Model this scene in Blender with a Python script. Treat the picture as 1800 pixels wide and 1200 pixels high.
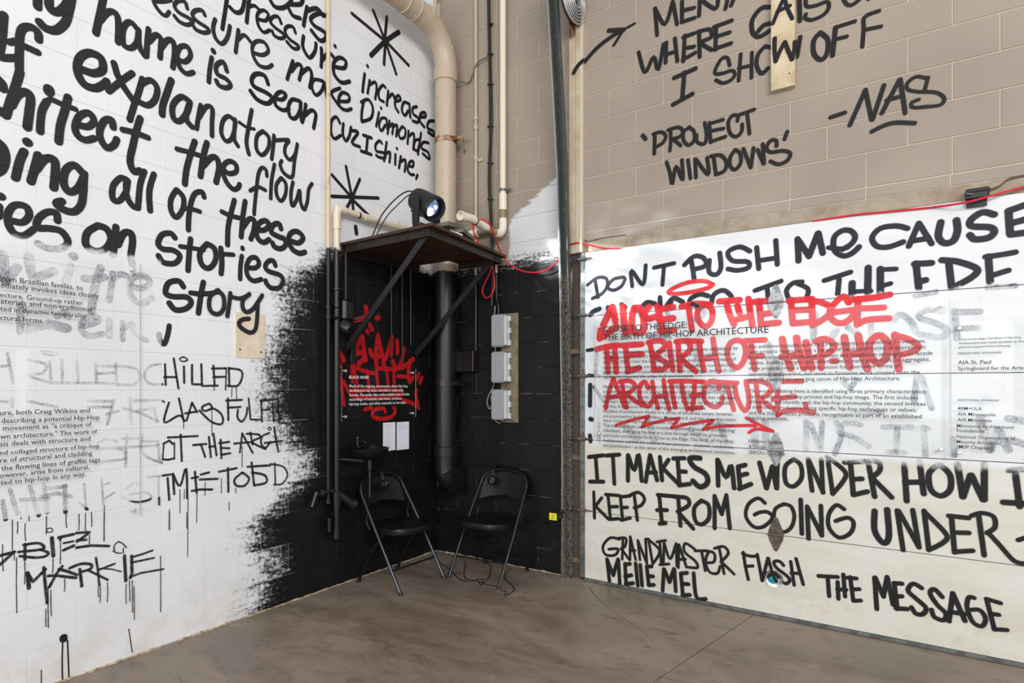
import bpy, bmesh, math, random
from mathutils import Vector, Matrix
random.seed(7)
SC = bpy.context.scene
COL = SC.collection
for o in list(bpy.data.objects): bpy.data.objects.remove(o)

# ------------------------------------------------------------------ camera, world, light, exposure
FPX = 1048.0
CAMH = 1.45
YAW = math.atan2(691, FPX)
FW = (-math.sin(YAW), math.cos(YAW)); RT = (math.cos(YAW), math.sin(YAW))
_d = FPX*CAMH/287.0; _k = (768-900)/FPX
CAM = (-_d*(FW[0]+RT[0]*_k), -_d*(FW[1]+RT[1]*_k), CAMH)
cd = bpy.data.cameras.new('camera'); cam = bpy.data.objects.new('camera', cd); COL.objects.link(cam)
cam.location = CAM; cam.rotation_euler = (math.pi/2, 0, YAW)
cd.sensor_width = 36; cd.lens = FPX*36/1800; cd.shift_y = 80/1800; cd.clip_start = 0.05; cd.clip_end = 200
SC.camera = cam

SC.view_settings.view_transform = 'Standard'
SC.view_settings.look = 'None'
SC.view_settings.gamma = 1
SC.view_settings.use_curve_mapping = False
SC.cycles.transparent_max_bounces = 48
SC.view_settings.exposure = 0.17

w = bpy.data.worlds.new('world'); SC.world = w; w.use_nodes = True
w.node_tree.nodes['Background'].inputs[0].default_value = (0.93, 0.96, 1.0, 1)
w.node_tree.nodes['Background'].inputs[1].default_value = 0.55

def area(name, loc, target, sx, sy, power, color):
    l = bpy.data.lights.new(name, 'AREA'); l.shape = 'RECTANGLE'; l.size = sx; l.size_y = sy
    l.energy = power; l.color = color
    o = bpy.data.objects.new(name, l); COL.objects.link(o); o.location = loc
    o.rotation_euler = (Vector(target)-Vector(loc)).to_track_quat('-Z', 'Y').to_euler()
    return o
# tall daylit windows of the hall, high on the far side behind the camera
area('hall_window_light', (8.5, -7.5, 5.2), (0.6, -0.8, 1.4), 5.0, 2.6, 560, (1.0, 0.985, 0.96))
area('loading_door_light', (2.2, -11.0, 2.4), (1.2, 0.0, 1.2), 6.0, 3.2, 330, (0.95, 0.975, 1.0))
# daylight from the open doorway further along the right-hand wall
area('doorway_light', (9.5, -0.06, 1.15), (9.5, -2.0, 1.15), 0.55, 1.9, 12, (1, 1, 1))

# ------------------------------------------------------------------ rays through the photograph, met with real surfaces
def ray(px, py):
    u = (px-900)/FPX; v = (680-py)/FPX
    return (FW[0]+RT[0]*u, FW[1]+RT[1]*u, v)
def PL(px, py, off=0.0):
    r = ray(px, py); t = (off-CAM[0])/r[0]; return Vector([CAM[i]+t*r[i] for i in range(3)])
def PR(px, py, off=0.0):
    r = ray(px, py); t = (-off-CAM[1])/r[1]; return Vector([CAM[i]+t*r[i] for i in range(3)])
def PZ(px, py, z=0.0):
    r = ray(px, py); t = (z-CAM[2])/r[2]; return Vector([CAM[i]+t*r[i] for i in range(3)])
def depth(p): return (p[0]-CAM[0])*FW[0]+(p[1]-CAM[1])*FW[1]

# ------------------------------------------------------------------ materials
def nd(nt, typ, **kw):
    n = nt.nodes.new(typ)
    for k, v in kw.items(): setattr(n, k, v)
    return n
def mat(name):
    m = bpy.data.materials.new(name); m.use_nodes = True
    nt = m.node_tree; return m, nt, nt.nodes['Principled BSDF']
def srgb(r, g, b):
    f = lambda c: (c/255/12.92) if c/255 <= 0.04045 else ((c/255+0.055)/1.055)**2.4
    return (f(r), f(g), f(b), 1)
class N:
    """tiny node-graph helper"""
    def __init__(s, nt): s.nt = nt
    def val(s, x, sock):
        if isinstance(x, (int, float)): sock.default_value = x
        elif isinstance(x, tuple): sock.default_value = x
        else: s.nt.links.new(x, sock)
    def math(s, op, a, b=0.0, c=None, clamp=False):
        n = nd(s.nt, 'ShaderNodeMath', operation=op, use_clamp=clamp)
        s.val(a, n.inputs[0]); s.val(b, n.inputs[1])
        if c is not None: s.val(c, n.inputs[2])
        return n.outputs[0]
    def pos(s):
        g = nd(s.nt, 'ShaderNodeNewGeometry'); return g.outputs['Position']
    def sep(s, v):
        n = nd(s.nt, 'ShaderNodeSeparateXYZ'); s.nt.links.new(v, n.inputs[0]); return n.outputs
    def comb(s, x, y, z):
        n = nd(s.nt, 'ShaderNodeCombineXYZ'); s.val(x, n.inputs[0]); s.val(y, n.inputs[1]); s.val(z, n.inputs[2]); return n.outputs[0]
    def noise(s, vec, scale, detail=4, rough=0.5, dist=0.0):
        n = nd(s.nt, 'ShaderNodeTexNoise'); s.nt.links.new(vec, n.inputs['Vector'])
        n.inputs['Scale'].default_value = scale; n.inputs['Detail'].default_value = detail
        n.inputs['Roughness'].default_value = rough; n.inputs['Distortion'].default_value = dist
        return n.outputs['Fac']
    def map(s, v, scale=(1, 1, 1), loc=(0, 0, 0)):
        n = nd(s.nt, 'ShaderNodeMapping'); s.nt.links.new(v, n.inputs[0]); n.inputs['Scale'].default_value = scale; n.inputs['Location'].default_value = loc
        return n.outputs[0]
    def ramp(s, f, lo, hi, a=0.0, b=1.0, smooth=True):
        n = nd(s.nt, 'ShaderNodeMapRange', interpolation_type='SMOOTHSTEP' if smooth else 'LINEAR')
        s.val(f, n.inputs[0]); n.inputs[1].default_value = lo; n.inputs[2].default_value = hi
        n.inputs[3].default_value = a; n.inputs[4].default_value = b
        return n.outputs[0]
    def mix(s, f, a, b):
        n = nd(s.nt, 'ShaderNodeMix', data_type='RGBA'); s.val(f, n.inputs[0]); s.val(a, n.inputs[6]); s.val(b, n.inputs[7]); return n.outputs[2]
    def curve(s, v, pts, lo, hi):
        """piecewise curve over v in [lo,hi]; pts are (v, value in 0..1)"""
        x = s.ramp(v, lo, hi, 0, 1, smooth=False)
        n = nd(s.nt, 'ShaderNodeFloatCurve'); s.nt.links.new(x, n.inputs[1])
        c = n.mapping.curves[0]
        P = [((a-lo)/(hi-lo), b) for a, b in pts]
        c.points[0].location = P[0]; c.points[1].location = P[-1]
        for p in P[1:-1]: c.points.new(*p)
        for p in c.points: p.handle_type = 'VECTOR'
        n.mapping.update(); return n.outputs[0]
    def bump(s, h, strength, dist, bsdf):
        n = nd(s.nt, 'ShaderNodeBump'); s.nt.links.new(h, n.inputs['Height']); n.inputs['Strength'].default_value = strength; n.inputs['Distance'].default_value = dist
        s.nt.links.new(n.outputs[0], bsdf.inputs['Normal'])

WHITE = srgb(232, 232, 233); TAN = srgb(166, 150, 134); BLACK = srgb(14, 13, 14)
MORTAR_TOP = 2.46

def wall_mat(name, side, joint):
    m, nt, b = mat(name); g = N(nt)
    P = g.pos(); x, y, z = g.sep(P)
    n1 = g.noise(P, 5.5, 6, 0.65); n2 = g.noise(P, 45, 3, 0.6)
    fine = g.noise(P, 160, 3, 0.6)
    big = g.noise(P, 1.2, 3, 0.5)
    streak = g.noise(g.map(P, (2, 2, 14)), 3.0, 5, 0.7)
    dith = g.noise(P, 260, 2, 0.8)
    white = g.mix(g.ramp(big, .3, .7), srgb(236, 236, 238), srgb(226, 227, 229))
    drip = g.noise(g.map(P, (22, 22, 1.2)), 1.5, 3, 0.6)
    white = g.mix(g.ramp(drip, .55, .75, 0, .22), white, srgb(205, 205, 206))
    if side == 'left':
        # grime towards the floor
        dirt = g.math('MULTIPLY', g.ramp(z, .02, .45, 1, 0), g.ramp(n1, .4, .65, .15, .8))
        white = g.mix(g.math('MULTIPLY', dirt, .45), white, srgb(186, 176, 160))
        edge = g.curve(z, [(0, .07), (.1, .09), (.55, .10), (.75, .36), (1.0, .34), (1.1, .30), (1.25, .24), (1.45, .19), (1.65, .18), (1.85, .27), (2.05, .33), (2.28, .42), (2.38, .60), (2.6, .75)], 0, 2.6)
        ed = g.math('SUBTRACT', y, g.math('ADD', g.math('MULTIPLY', edge, 1.0), -1.85))
        wn = nd(nt, 'ShaderNodeTexWhiteNoise', noise_dimensions='1D')
        nt.links.new(g.math('FLOOR', g.math('DIVIDE', g.math('ADD', z, .02), .2075)), wn.inputs['W'])
        ed = g.math('ADD', ed, g.math('MULTIPLY', g.math('SUBTRACT', wn.outputs['Value'], .5), .16))
        sm2 = g.noise(g.map(P, (3, 3, 9)), 4.0, 5, .75)
        v = g.math('ADD', ed, g.math('MULTIPLY', g.math('SUBTRACT', n1, .5), .35))
        v = g.math('ADD', v, g.math('MULTIPLY', g.math('SUBTRACT', sm2, .5), .45))
        v = g.math('ADD', v, g.math('MULTIPLY', g.math('SUBTRACT', streak, .5), .30))
        v = g.math('ADD', v, g.math('MULTIPLY', g.math('SUBTRACT', n2, .5), .45))
        m1 = g.ramp(g.math('ADD', v, g.math('MULTIPLY', g.math('SUBTRACT', dith, .5), .75)), -.03, .05)
        t = g.math('ADD', g.math('SUBTRACT', MORTAR_TOP, z), g.math('MULTIPLY', g.math('SUBTRACT', n1, .5), .16))
        m2 = g.ramp(t, -.01, .02)
        mk = g.math('MULTIPLY', m1, m2)
        base = white
        if joint:  # unpainted joint lines show pale where the black coat skipped them
            skip = g.ramp(v, .0, .45, 0, 1)
            jn = g.noise(P, 9, 3, .6)
            mk = g.math('MULTIPLY', mk, g.ramp(g.math('ADD', skip, g.math('MULTIPLY', jn, .8)), .75, .95))
            base = g.mix(g.ramp(jn, .45, .7, 0, .5), srgb(222, 222, 224), srgb(196, 192, 186))
    else:
        tan = g.mix(g.ramp(big, .3, .7), srgb(157, 143, 128), srgb(144, 131, 117))
        tan = g.mix(g.ramp(n1, .58, .8, 0, .35), tan, srgb(140, 122, 104))
        tan = g.mix(g.ramp(fine, .62, .72, 0, .3), tan, srgb(120, 106, 92))
        if joint: tan = srgb(206, 194, 178)
        # old white coat patch above the black corner
        e = g.math('SUBTRACT', g.math('MULTIPLY_ADD', x, .62, 2.33), z)
        e = g.math('ADD', e, g.math('MULTIPLY', g.math('SUBTRACT', streak, .5), .18))
        w1 = g.math('MULTIPLY', g.ramp(e, -.01, .02), g.ramp(g.math('ADD', x, g.math('MULTIPLY', g.math('SUBTRACT', n1, .5), .15)), .76, .79))
        w1 = g.math('MULTIPLY', w1, g.ramp(x, 1.30, 1.31, 1, 0))
        base = g.mix(w1, tan, g.mix(g.ramp(streak, .3, .75, 0, .5), srgb(206, 206, 206), srgb(188, 188, 190)))
        t = g.math('SUBTRACT', MORTAR_TOP+.02, z)
        t = g.math('ADD', t, g.math('MULTIPLY', g.math('SUBTRACT', streak, .5), .42))
        t = g.math('ADD', t, g.math('MULTIPLY', g.math('SUBTRACT', n2, .5), .22))
        t = g.math('ADD', t, g.math('MULTIPLY', g.math('SUBTRACT', dith, .5), .35))
        mk = g.math('MULTIPLY', g.ramp(t, -.01, .03), g.ramp(x, 1.34, 1.35, 1, 0))
        if joint:
            jn = g.noise(P, 7, 3, .6)
            mk = g.math('MULTIPLY', mk, g.ramp(jn, .30, .40, .6, 1))
    blk = g.mix(g.ramp(n1, .35, .7), srgb(15, 14, 15), srgb(24, 23, 24))
    if joint: blk = g.mix(g.ramp(g.noise(P, 6, 2, .5), .5, .66), srgb(13, 12, 13), srgb(92, 90, 90))
    c = g.mix(mk, base, blk)
    nt.links.new(c, b.inputs['Base Color'])
    nt.links.new(g.math('MULTIPLY_ADD', mk, -.08, .55), b.inputs['Roughness'])
    nt.links.new(g.math('MULTIPLY_ADD', mk, -.24, .5), b.inputs['Specular IOR Level'])
    h = g.math('ADD', g.math('MULTIPLY', n2, .6), g.math('MULTIPLY', fine, .5))
    h = g.math('ADD', h, g.math('MULTIPLY', n1, .6))
    g.bump(h, .3, .003, b)
    return m
M_LB = wall_mat('left_wall_paint', 'left', False); M_LJ = wall_mat('left_wall_joint', 'left', True)
M_RB = wall_mat('right_wall_paint', 'right', False); M_RJ = wall_mat('right_wall_joint', 'right', True)

def plain(name, col, rough=.5, metal=0.0, var=None, scale=12, bump=0.0, coat=0.0):
    m, nt, b = mat(name); g = N(nt)
    if var:
        P = g.pos(); n = g.noise(P, scale, 5, .6)
        nt.links.new(g.mix(g.ramp(n, .35, .68), col, var), b.inputs['Base Color'])
        if bump: g.bump(n, bump, .003, b)
    else: b.inputs['Base Color'].default_value = col
    b.inputs['Roughness'].default_value = rough; b.inputs['Metallic'].default_value = metal
    b.inputs['Coat Weight'].default_value = coat
    return m
def split_mat(name, up, low, zc, rough=.45, var=None):
    """pipe paint: one coat above the height zc, black below, ragged where they meet"""
    m, nt, b = mat(name); g = N(nt); P = g.pos(); x, y, z = g.sep(P)
    n = g.noise(P, 18, 4, .6); n2 = g.noise(P, 60, 3, .6)
    upc = g.mix(g.ramp(n, .55, .75, 0, .7), up, var) if var else up
    n3 = g.noise(P, 11, 3, .7); upc = g.mix(g.ramp(n3, .715, .73), upc if not isinstance(upc, tuple) else g.mix(0.0, upc, upc), srgb(236, 232, 226))
    f = g.ramp(g.math('ADD', g.math('SUBTRACT', zc, z), g.math('MULTIPLY', g.math('SUBTRACT', n, .5), .06)), -.005, .01)
    nt.links.new(g.mix(f, upc, g.mix(g.ramp(n2, .4, .7), low, srgb(24, 23, 24))), b.inputs['Base Color'])
    b.inputs['Roughness'].default_value = rough
    g.bump(n2, .15, .002, b)
    return m
def paint_mat(name, col, soft=.22, wash=None, dens=1.0, joints=None, grain=900):
    """sprayed paint film: u across the stroke (0 centre, 1 edge) gives the fuzzy edge"""
    m, nt, b = mat(name); g = N(nt); P = g.pos(); x, y, z = g.sep(P)
    uv = nd(nt, 'ShaderNodeUVMap'); u = g.sep(uv.outputs[0])[0]
    gr = g.noise(P, grain, 2, .7); md = g.noise(P, 30, 4, .6)
    e = g.math('ADD', u, g.math('MULTIPLY', g.math('SUBTRACT', gr, .5), soft*2.2))
    e = g.math('ADD', e, g.math('MULTIPLY', g.math('SUBTRACT', md, .5), .12))
    a = g.ramp(e, 1-soft*1.1, 1.0-soft*.1, 1, 0)
    if dens < 1: a = g.math('MULTIPLY', a, g.ramp(md, .3, .7, dens, 1))
    if wash:
        wsh = wash(g, x, y, z, md)   # 1 where the later white coat lies over the lettering
        gr2 = g.noise(P, 150, 3, .75); pt = g.noise(P, 7, 4, .6)
        fade = g.math('MULTIPLY', g.ramp(pt, .34, .68, .10, .62), g.ramp(gr2, .36, .60, .25, 1))
        a = g.math('MULTIPLY', a, g.math('SUBTRACT', 1, g.math('MULTIPLY', wsh, g.math('SUBTRACT', 1, fade))))
        col2 = g.mix(wsh, col, srgb(120, 124, 134))
    else: col2 = col
    if joints:
        jm = joints(g, x, y, z); col2 = g.mix(g.math('MULTIPLY', jm, .75), col2, srgb(18, 17, 18))
    nt.links.new(col2 if not isinstance(col2, tuple) else g.mix(0.0, col2, col2), b.inputs['Base Color'])
    nt.links.new(a, b.inputs['Alpha']); b.inputs['Roughness'].default_value = .6; b.inputs['Specular IOR Level'].default_value = .3
    g.bump(gr, .12, .001, b)
    return m
def brick_joint(pitch, off, blen, phase, ax, w=.0028):
    def f(g, x, y, z):
        u = y if ax == 'y' else x
        r = g.math('DIVIDE', g.math('SUBTRACT', z, off), pitch)
        fr = g.math('FRACT', g.math('ADD', r, 20.5)); d = g.math('MULTIPLY', g.math('ABSOLUTE', g.math('SUBTRACT', fr, .5)), pitch)
        j1 = g.ramp(d, w*.6, w*1.3, 1, 0)
        row = g.math('MODULO', g.math('ADD', g.math('FLOOR', r), 20.0), 2.0)
        uu = g.math('FRACT', g.math('ADD', g.math('DIVIDE', g.math('SUBTRACT', u, phase), blen), g.math('ADD', g.math('MULTIPLY', g.math('ROUND', row), .5), 20.5)))
        d2 = g.math('MULTIPLY', g.math('ABSOLUTE', g.math('SUBTRACT', uu, .5)), blen)
        return g.math('MAXIMUM', j1, g.ramp(d2, w*.6, w*1.3, 1, 0))
    return f
def wash_left(g, x, y, z, n):
    nn = g.math('MULTIPLY', g.math('SUBTRACT', n, .5), .05)
    a = g.ramp(y, -2.352, -2.346, 1, 0)
    t = g.ramp(g.math('ADD', z, nn), 2.14, 2.17, 1, 0); bt = g.ramp(z, .835, .845)
    return g.math('MULTIPLY', a, g.math('MULTIPLY', t, bt))
def wash_door(g, x, y, z, n):
    nn = g.math('MULTIPLY', g.math('SUBTRACT', n, .5), .07)
    zz = g.math('ADD', z, nn)
    return g.math('MULTIPLY', g.math('MULTIPLY', g.ramp(zz, 1.98, 2.0, 1, 0), g.ramp(zz, .99, 1.03)), g.ramp(x, 1.53, 1.56))
JL = brick_joint(.2075, -.02, .409, -.505, 'y'); JR = brick_joint(.2032, -.024, .4064, 1.047, 'x')
INK = srgb(40, 38, 40)
PM = {
 'lb': paint_mat('black_spray_left', INK, .16, wash_left, joints=JL),
 'lr': paint_mat('black_spray_corner', srgb(26, 24, 26), .24, None),
 'mk': paint_mat('black_marker_left', srgb(34, 32, 33), .30, wash_left, dens=.75, grain=260),
 'rb': paint_mat('black_spray_right', srgb(24, 22, 24), .34, None),
 'db': paint_mat('black_spray_door', srgb(36, 36, 42), .26, wash_door),
 'dk': paint_mat('black_spray_door_low', srgb(24, 22, 23), .34, wash_door),
 'rd': paint_mat('red_spray', srgb(216, 40, 48), .16, None, dens=.74),
 'rk': paint_mat('red_spray_corner', srgb(190, 22, 30), .16, None, dens=.7),
}

# ------------------------------------------------------------------ mesh helpers
class MB:
    def __init__(s): s.v = []; s.f = []
    def add(s, vs, fs):
        n = len(s.v); s.v += [tuple(v) for v in vs]; s.f += [tuple(i+n for i in f) for f in fs]; return s
    def box(s, lo, hi, c=0.0):
        x0, y0, z0 = lo; x1, y1, z1 = hi
        bm = bmesh.new(); bmesh.ops.create_cube(bm, size=1)
        for v in bm.verts: v.co = Vector(((x0+x1)/2+v.co.x*(x1-x0), (y0+y1)/2+v.co.y*(y1-y0), (z0+z1)/2+v.co.z*(z1-z0)))
        if c: bmesh.ops.bevel(bm, geom=bm.edges[:], offset=c, segments=1, affect='EDGES')
        return s.take(bm)
    def take(s, bm, M=None):
        bm.verts.index_update()
        if M is not None: bmesh.ops.transform(bm, matrix=M, verts=bm.verts)
        s.add([v.co for v in bm.verts], [[v.index for v in f.verts] for f in bm.faces]); bm.free(); return s
    def tube(s, pts, r, n=12, caps=True, smooth=0):
        pts = [Vector(p) for p in pts]
        if smooth: pts = catmull(pts, smooth)
        R = r if isinstance(r, (list, tuple)) else [r]*len(pts)
        if len(R) != len(pts): R = [R[min(len(R)-1, int(i*len(R)/len(pts)))] for i in range(len(pts))]
        rings = []; up = None
        for i, p in enumerate(pts):
            a = pts[max(0, i-1)]; b = pts[min(len(pts)-1, i+1)]; t = (b-a)
            if t.length < 1e-9: t = Vector((0, 0, 1))
            t.normalize()
            if up is None: up = t.orthogonal().normalized()
            up = (up - t*up.dot(t))
            if up.length < 1e-6: up = t.orthogonal()
            up.normalize(); w_ = t.cross(up)
            rings.append([p+(up*math.cos(2*math.pi*k/n)+w_*math.sin(2*math.pi*k/n))*R[i] for k in range(n)])
        vs = [v for rg in rings for v in rg]; fs = []
        for i in range(len(rings)-1):
            for k in range(n):
                a = i*n+k; b = i*n+(k+1) % n; fs.append((a, b, b+n, a+n))
        if caps: fs.append(tuple(range(n-1, -1, -1))); m = (len(rings)-1)*n; fs.append(tuple(range(m, m+n)))
        return s.add(vs, fs)
    def lathe(s, prof, c, axis=(0, 0, 1), n=24, ring=False):
        """prof: list of (radius, height along axis)"""
        ax = Vector(axis).normalized(); u = ax.orthogonal().normalized(); w_ = ax.cross(u); c = Vector(c)
        vs = []; fs = []
        for r, h in prof:
            for k in range(n):
                t = 2*math.pi*k/n; vs.append(c+ax*h+(u*math.cos(t)+w_*math.sin(t))*max(r, 1e-5))
        for i in range(len(prof)-1):
            for k in range(n):
                a = i*n+k; b = i*n+(k+1) % n; fs.append((a, b, b+n, a+n))
        m = (len(prof)-1)*n
        if ring:
            for k in range(n): a = m+k; b = m+(k+1) % n; fs.append((a, b, (k+1) % n, k))
        else: fs += [tuple(range(n-1, -1, -1)), tuple(range(m, m+n))]
        return s.add(vs, fs)
    def prism(s, poly, d):
        """poly: 3-D outline, d: extrusion vector"""
        n = len(poly); P = [Vector(p) for p in poly]; D = Vector(d)
        return s.add(P+[p+D for p in P], [tuple(range(n-1, -1, -1)), tuple(range(n, 2*n))]+[(i, (i+1) % n, (i+1) % n+n, i+n) for i in range(n)])
    def mesh(s, name):
        me = bpy.data.meshes.new(name); me.from_pydata(s.v, [], s.f); me.update()
        bm = bmesh.new(); bm.from_mesh(me); bmesh.ops.recalc_face_normals(bm, faces=bm.faces); bm.to_mesh(me); bm.free()
        return me
    def build(s, name, m, parent=None, smooth=False, **props):
        me = s.mesh(name); me.materials.append(m)
        if smooth:
            for p in me.polygons: p.use_smooth = True
            me.set_sharp_from_angle(angle=math.radians(38))
        o = bpy.data.objects.new(name, me); COL.objects.link(o)
        if parent: o.parent = parent; o.matrix_parent_inverse = Matrix.Translation(parent.location).inverted() if parent.type == 'EMPTY' and not parent.parent else Matrix()
        for k, v in props.items(): o[k] = v
        return o
def catmull(p, k):
    if len(p) < 3: return p
    out = []
    for i in range(len(p)-1):
        a = p[max(0, i-1)]; b = p[i]; c = p[i+1]; d = p[min(len(p)-1, i+2)]
        for j in range(k):
            t = j/k
            out.append(0.5*((2*b)+(c-a)*t+(2*a-5*b+4*c-d)*t*t+(3*b-a-3*c+d)*t**3))
    out.append(p[-1]); return out
def thing(name, loc, label, cat, group=None, rz=0.0):
    o = bpy.data.objects.new(name, None); COL.objects.link(o); o.location = loc; o.rotation_euler.z = rz
    o.empty_display_size = .05; o['label'] = label; o['category'] = cat
    if group: o['group'] = group
    bpy.context.view_layer.update()
    return o
def local(o, parent):   # mesh already built in the thing's own coordinates
    o.matrix_parent_inverse = Matrix(); return o

# ------------------------------------------------------------------ floor: concrete slabs parted by a saw cut
def floor_mat():
    m, nt, b = mat('concrete_floor'); g = N(nt); P = g.pos(); x, y, z = g.sep(P)
    a = g.noise(g.map(P, (1, 2.2, 1)), 1.1, 6, .62, .6); c = g.noise(P, 7, 6, .65, .4); f = g.noise(P, 120, 3, .6); d = g.noise(g.map(P, (1.6, 3.2, 1), (4, 2, 0)), 2.6, 5, .7, 1.0)
    col = g.mix(g.ramp(a, .32, .68), srgb(114, 99, 86), srgb(142, 128, 114))
    col = g.mix(g.ramp(d, .50, .72, 0, .65), col, srgb(90, 77, 66))
    col = g.mix(g.ramp(c, .56, .75, 0, .5), col, srgb(156, 143, 129))
    col = g.mix(g.ramp(f, .60, .75, 0, .4), col, srgb(84, 74, 66))
    nt.links.new(col, b.inputs['Base Color'])
    nt.links.new(g.ramp(a, .3, .7, .30, .52), b.inputs['Roughness'])
    b.inputs['Specular IOR Level'].default_value = .42
    g.bump(g.math('ADD', f, g.math('MULTIPLY', c, 2.0)), .16, .003, b)
    return m
M_FLOOR = floor_mat()
M_DARK = plain('joint_dark', srgb(42, 36, 32), .9)
fl = MB().box((-0.3, -6.5, -.30), (8.2, 0.3, -.02)).build('floor', M_DARK, kind='structure')
J0 = PZ(1310, 1090); J1 = PZ(1147, 1200); jd = (J1-J0).normalized()
JA = J0-jd*1.0; JB = J0+jd*8; nrm = Vector((-jd.y, jd.x, 0))
def clip(poly, side):
    out = []
    for i in range(len(poly)):
        a = poly[i]; b = poly[(i+1) % len(poly)]
        da = (a-J0).dot(nrm)*side-.0035; db = (b-J0).dot(nrm)*side-.0035
        if da > 0: out.append(a)
        if da*db < 0: out.append(a.lerp(b, da/(da-db)))
    return out
rect = [Vector(p) for p in ((-.3, -6.5, -.03), (8.2, -6.5, -.03), (8.2, .3, -.03), (-.3, .3, -.03))]
for sd in (1, -1):
    MB().prism(clip(rect, sd), (0, 0, .03)).build('floor_slab', M_FLOOR, fl)

# ------------------------------------------------------------------ block walls
def block_mesh(lx, h, ax, th=.012, c=.0014):
    """painted concrete block, face towards the room, chamfered edges. ax 'y': face +X, 'x': face -Y"""
    def P(u, z, dpt): return (dpt, u, z) if ax == 'y' else (u, -dpt, z)
    vs = [P(0, 0, -th), P(lx, 0, -th), P(lx, h, -th), P(0, h, -th), P(0, 0, -c), P(lx, 0, -c), P(lx, h, -c), P(0, h, -c), P(c, c, 0), P(lx-c, c, 0), P(lx-c, h-c, 0), P(c, h-c, 0)]
    fs = [(0, 1, 5, 4), (1, 2, 6, 5), (2, 3, 7, 6), (3, 0, 4, 7), (4, 5, 9, 8), (5, 6, 10, 9), (6, 7, 11, 10), (7, 4, 8, 11), (8, 9, 10, 11)]
    return MB().add(vs, fs)
_bc = {}
def block(parent, ax, u0, u1, z0, z1, m, name='block'):
    key = (ax, round(u1-u0, 3), round(z1-z0, 3))
    if key not in _bc:
        me = block_mesh(u1-u0, z1-z0, ax).mesh('block'); me.materials.append(m); _bc[key] = me
    o = bpy.data.objects.new(name, _bc[key]); COL.objects.link(o)
    o.location = (0, u0, z0) if ax == 'y' else (u0, 0, z0); o.parent = parent
def wall_rows(parent, ax, lo, hi, ztop, pitch, off, blen, phase_even, m, gap, skip=None, zmin=0.0):
    k = 0
    while True:
        z0 = k*pitch+off; z1 = z0+pitch; k += 1
        if z0 > ztop: break
        ph = phase_even+(blen/2 if (k-1) % 2 else 0)
        n = math.floor((lo-ph)/blen)
        while True:
            a = ph+n*blen; b = a+blen; n += 1
            if a >= hi: break
            a2 = max(a, lo); b2 = min(b, hi); za = max(z0, zmin); zb = z1
            if skip:
                a2, b2 = skip(a2, b2, za, zb)
            if b2-a2 < .03 or zb-za < .03: continue
            block(parent, ax, a2+gap/2, b2-gap/2, za+gap/2, zb-gap/2, m)
wl = MB().box((-.25, -3.45, -.02), (-.0025, 0.0, 5.1)).build('wall_left', M_LJ, kind='structure')
wall_rows(wl, 'y', -3.40, -0.002, 5.0, .2075, -.02, .409, -.505, M_LB, .0018, zmin=0.0)
wr = MB().box((-.25, .0045, -.02), (1.30, .25, 5.1)).box((1.30, .0045, 2.46), (4.75, .25, 5.1)).build('wall_right', M_RJ, kind='structure')
# courses of the right-hand wall: full height in the corner, above the door head elsewhere
def skp(a, b, za, zb):
    if za < 2.60:
        b = min(b, 1.295)
    return a, b
wall_rows(wr, 'x', 0.002, 4.70, 4.99, .2032, -.024, .4064, 1.047, M_RB, .0055, skip=skp, zmin=0.0)
# thin course over the lintel
n = 0
xs = [1.30, 1.66, 2.063, 2.464, 2.87, 3.28, 3.68, 4.09, 4.5, 4.70]
for a, b in zip(xs[:-1], xs[1:]):
    block(wr, 'x', a+.003, b-.003, 2.553, 2.614, M_RB)
M_LINTEL = plain('lintel_paint', srgb(160, 146, 128), .6, var=srgb(138, 120, 98), scale=9, bump=.3)
MB().box((1.30, -.004, 2.462), (4.75, .05, 2.548), .002).build('trim_1', M_LINTEL, kind='structure', label='beige painted lintel over the garage door')

# crumbling sealant along the foot of both walls
M_SEAL = plain('old_caulk', srgb(196, 178, 146), .85, var=srgb(120, 100, 78), scale=40, bump=.5)
def caulk(a, b, nrm_, seed):
    rnd = random.Random(seed); pts = []
    n = int((b-a).length/.035)
    for i in range(n+1):
        t = i/n; p = a.lerp(b, t)+nrm_*rnd.uniform(.000, .004); p.z = rnd.uniform(-.002, .003); pts.append(p)
    R = [rnd.uniform(.004, .010) for _ in pts]
    return MB().tube(pts, R, 7)
caulk(Vector((.002, -3.4, 0)), Vector((.002, -.01, 0)), Vector((1, 0, 0)), 3).build('baseboard_left', M_SEAL, kind='structure', label='crumbling cream caulk line at the foot of the left wall')
caulk(Vector((.01, -.002, 0)), Vector((1.27, -.002, 0)), Vector((0, -1, 0)), 4).build('baseboard_right', M_SEAL, kind='structure', label='crumbling cream caulk line at the foot of the black right wall')

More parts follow.
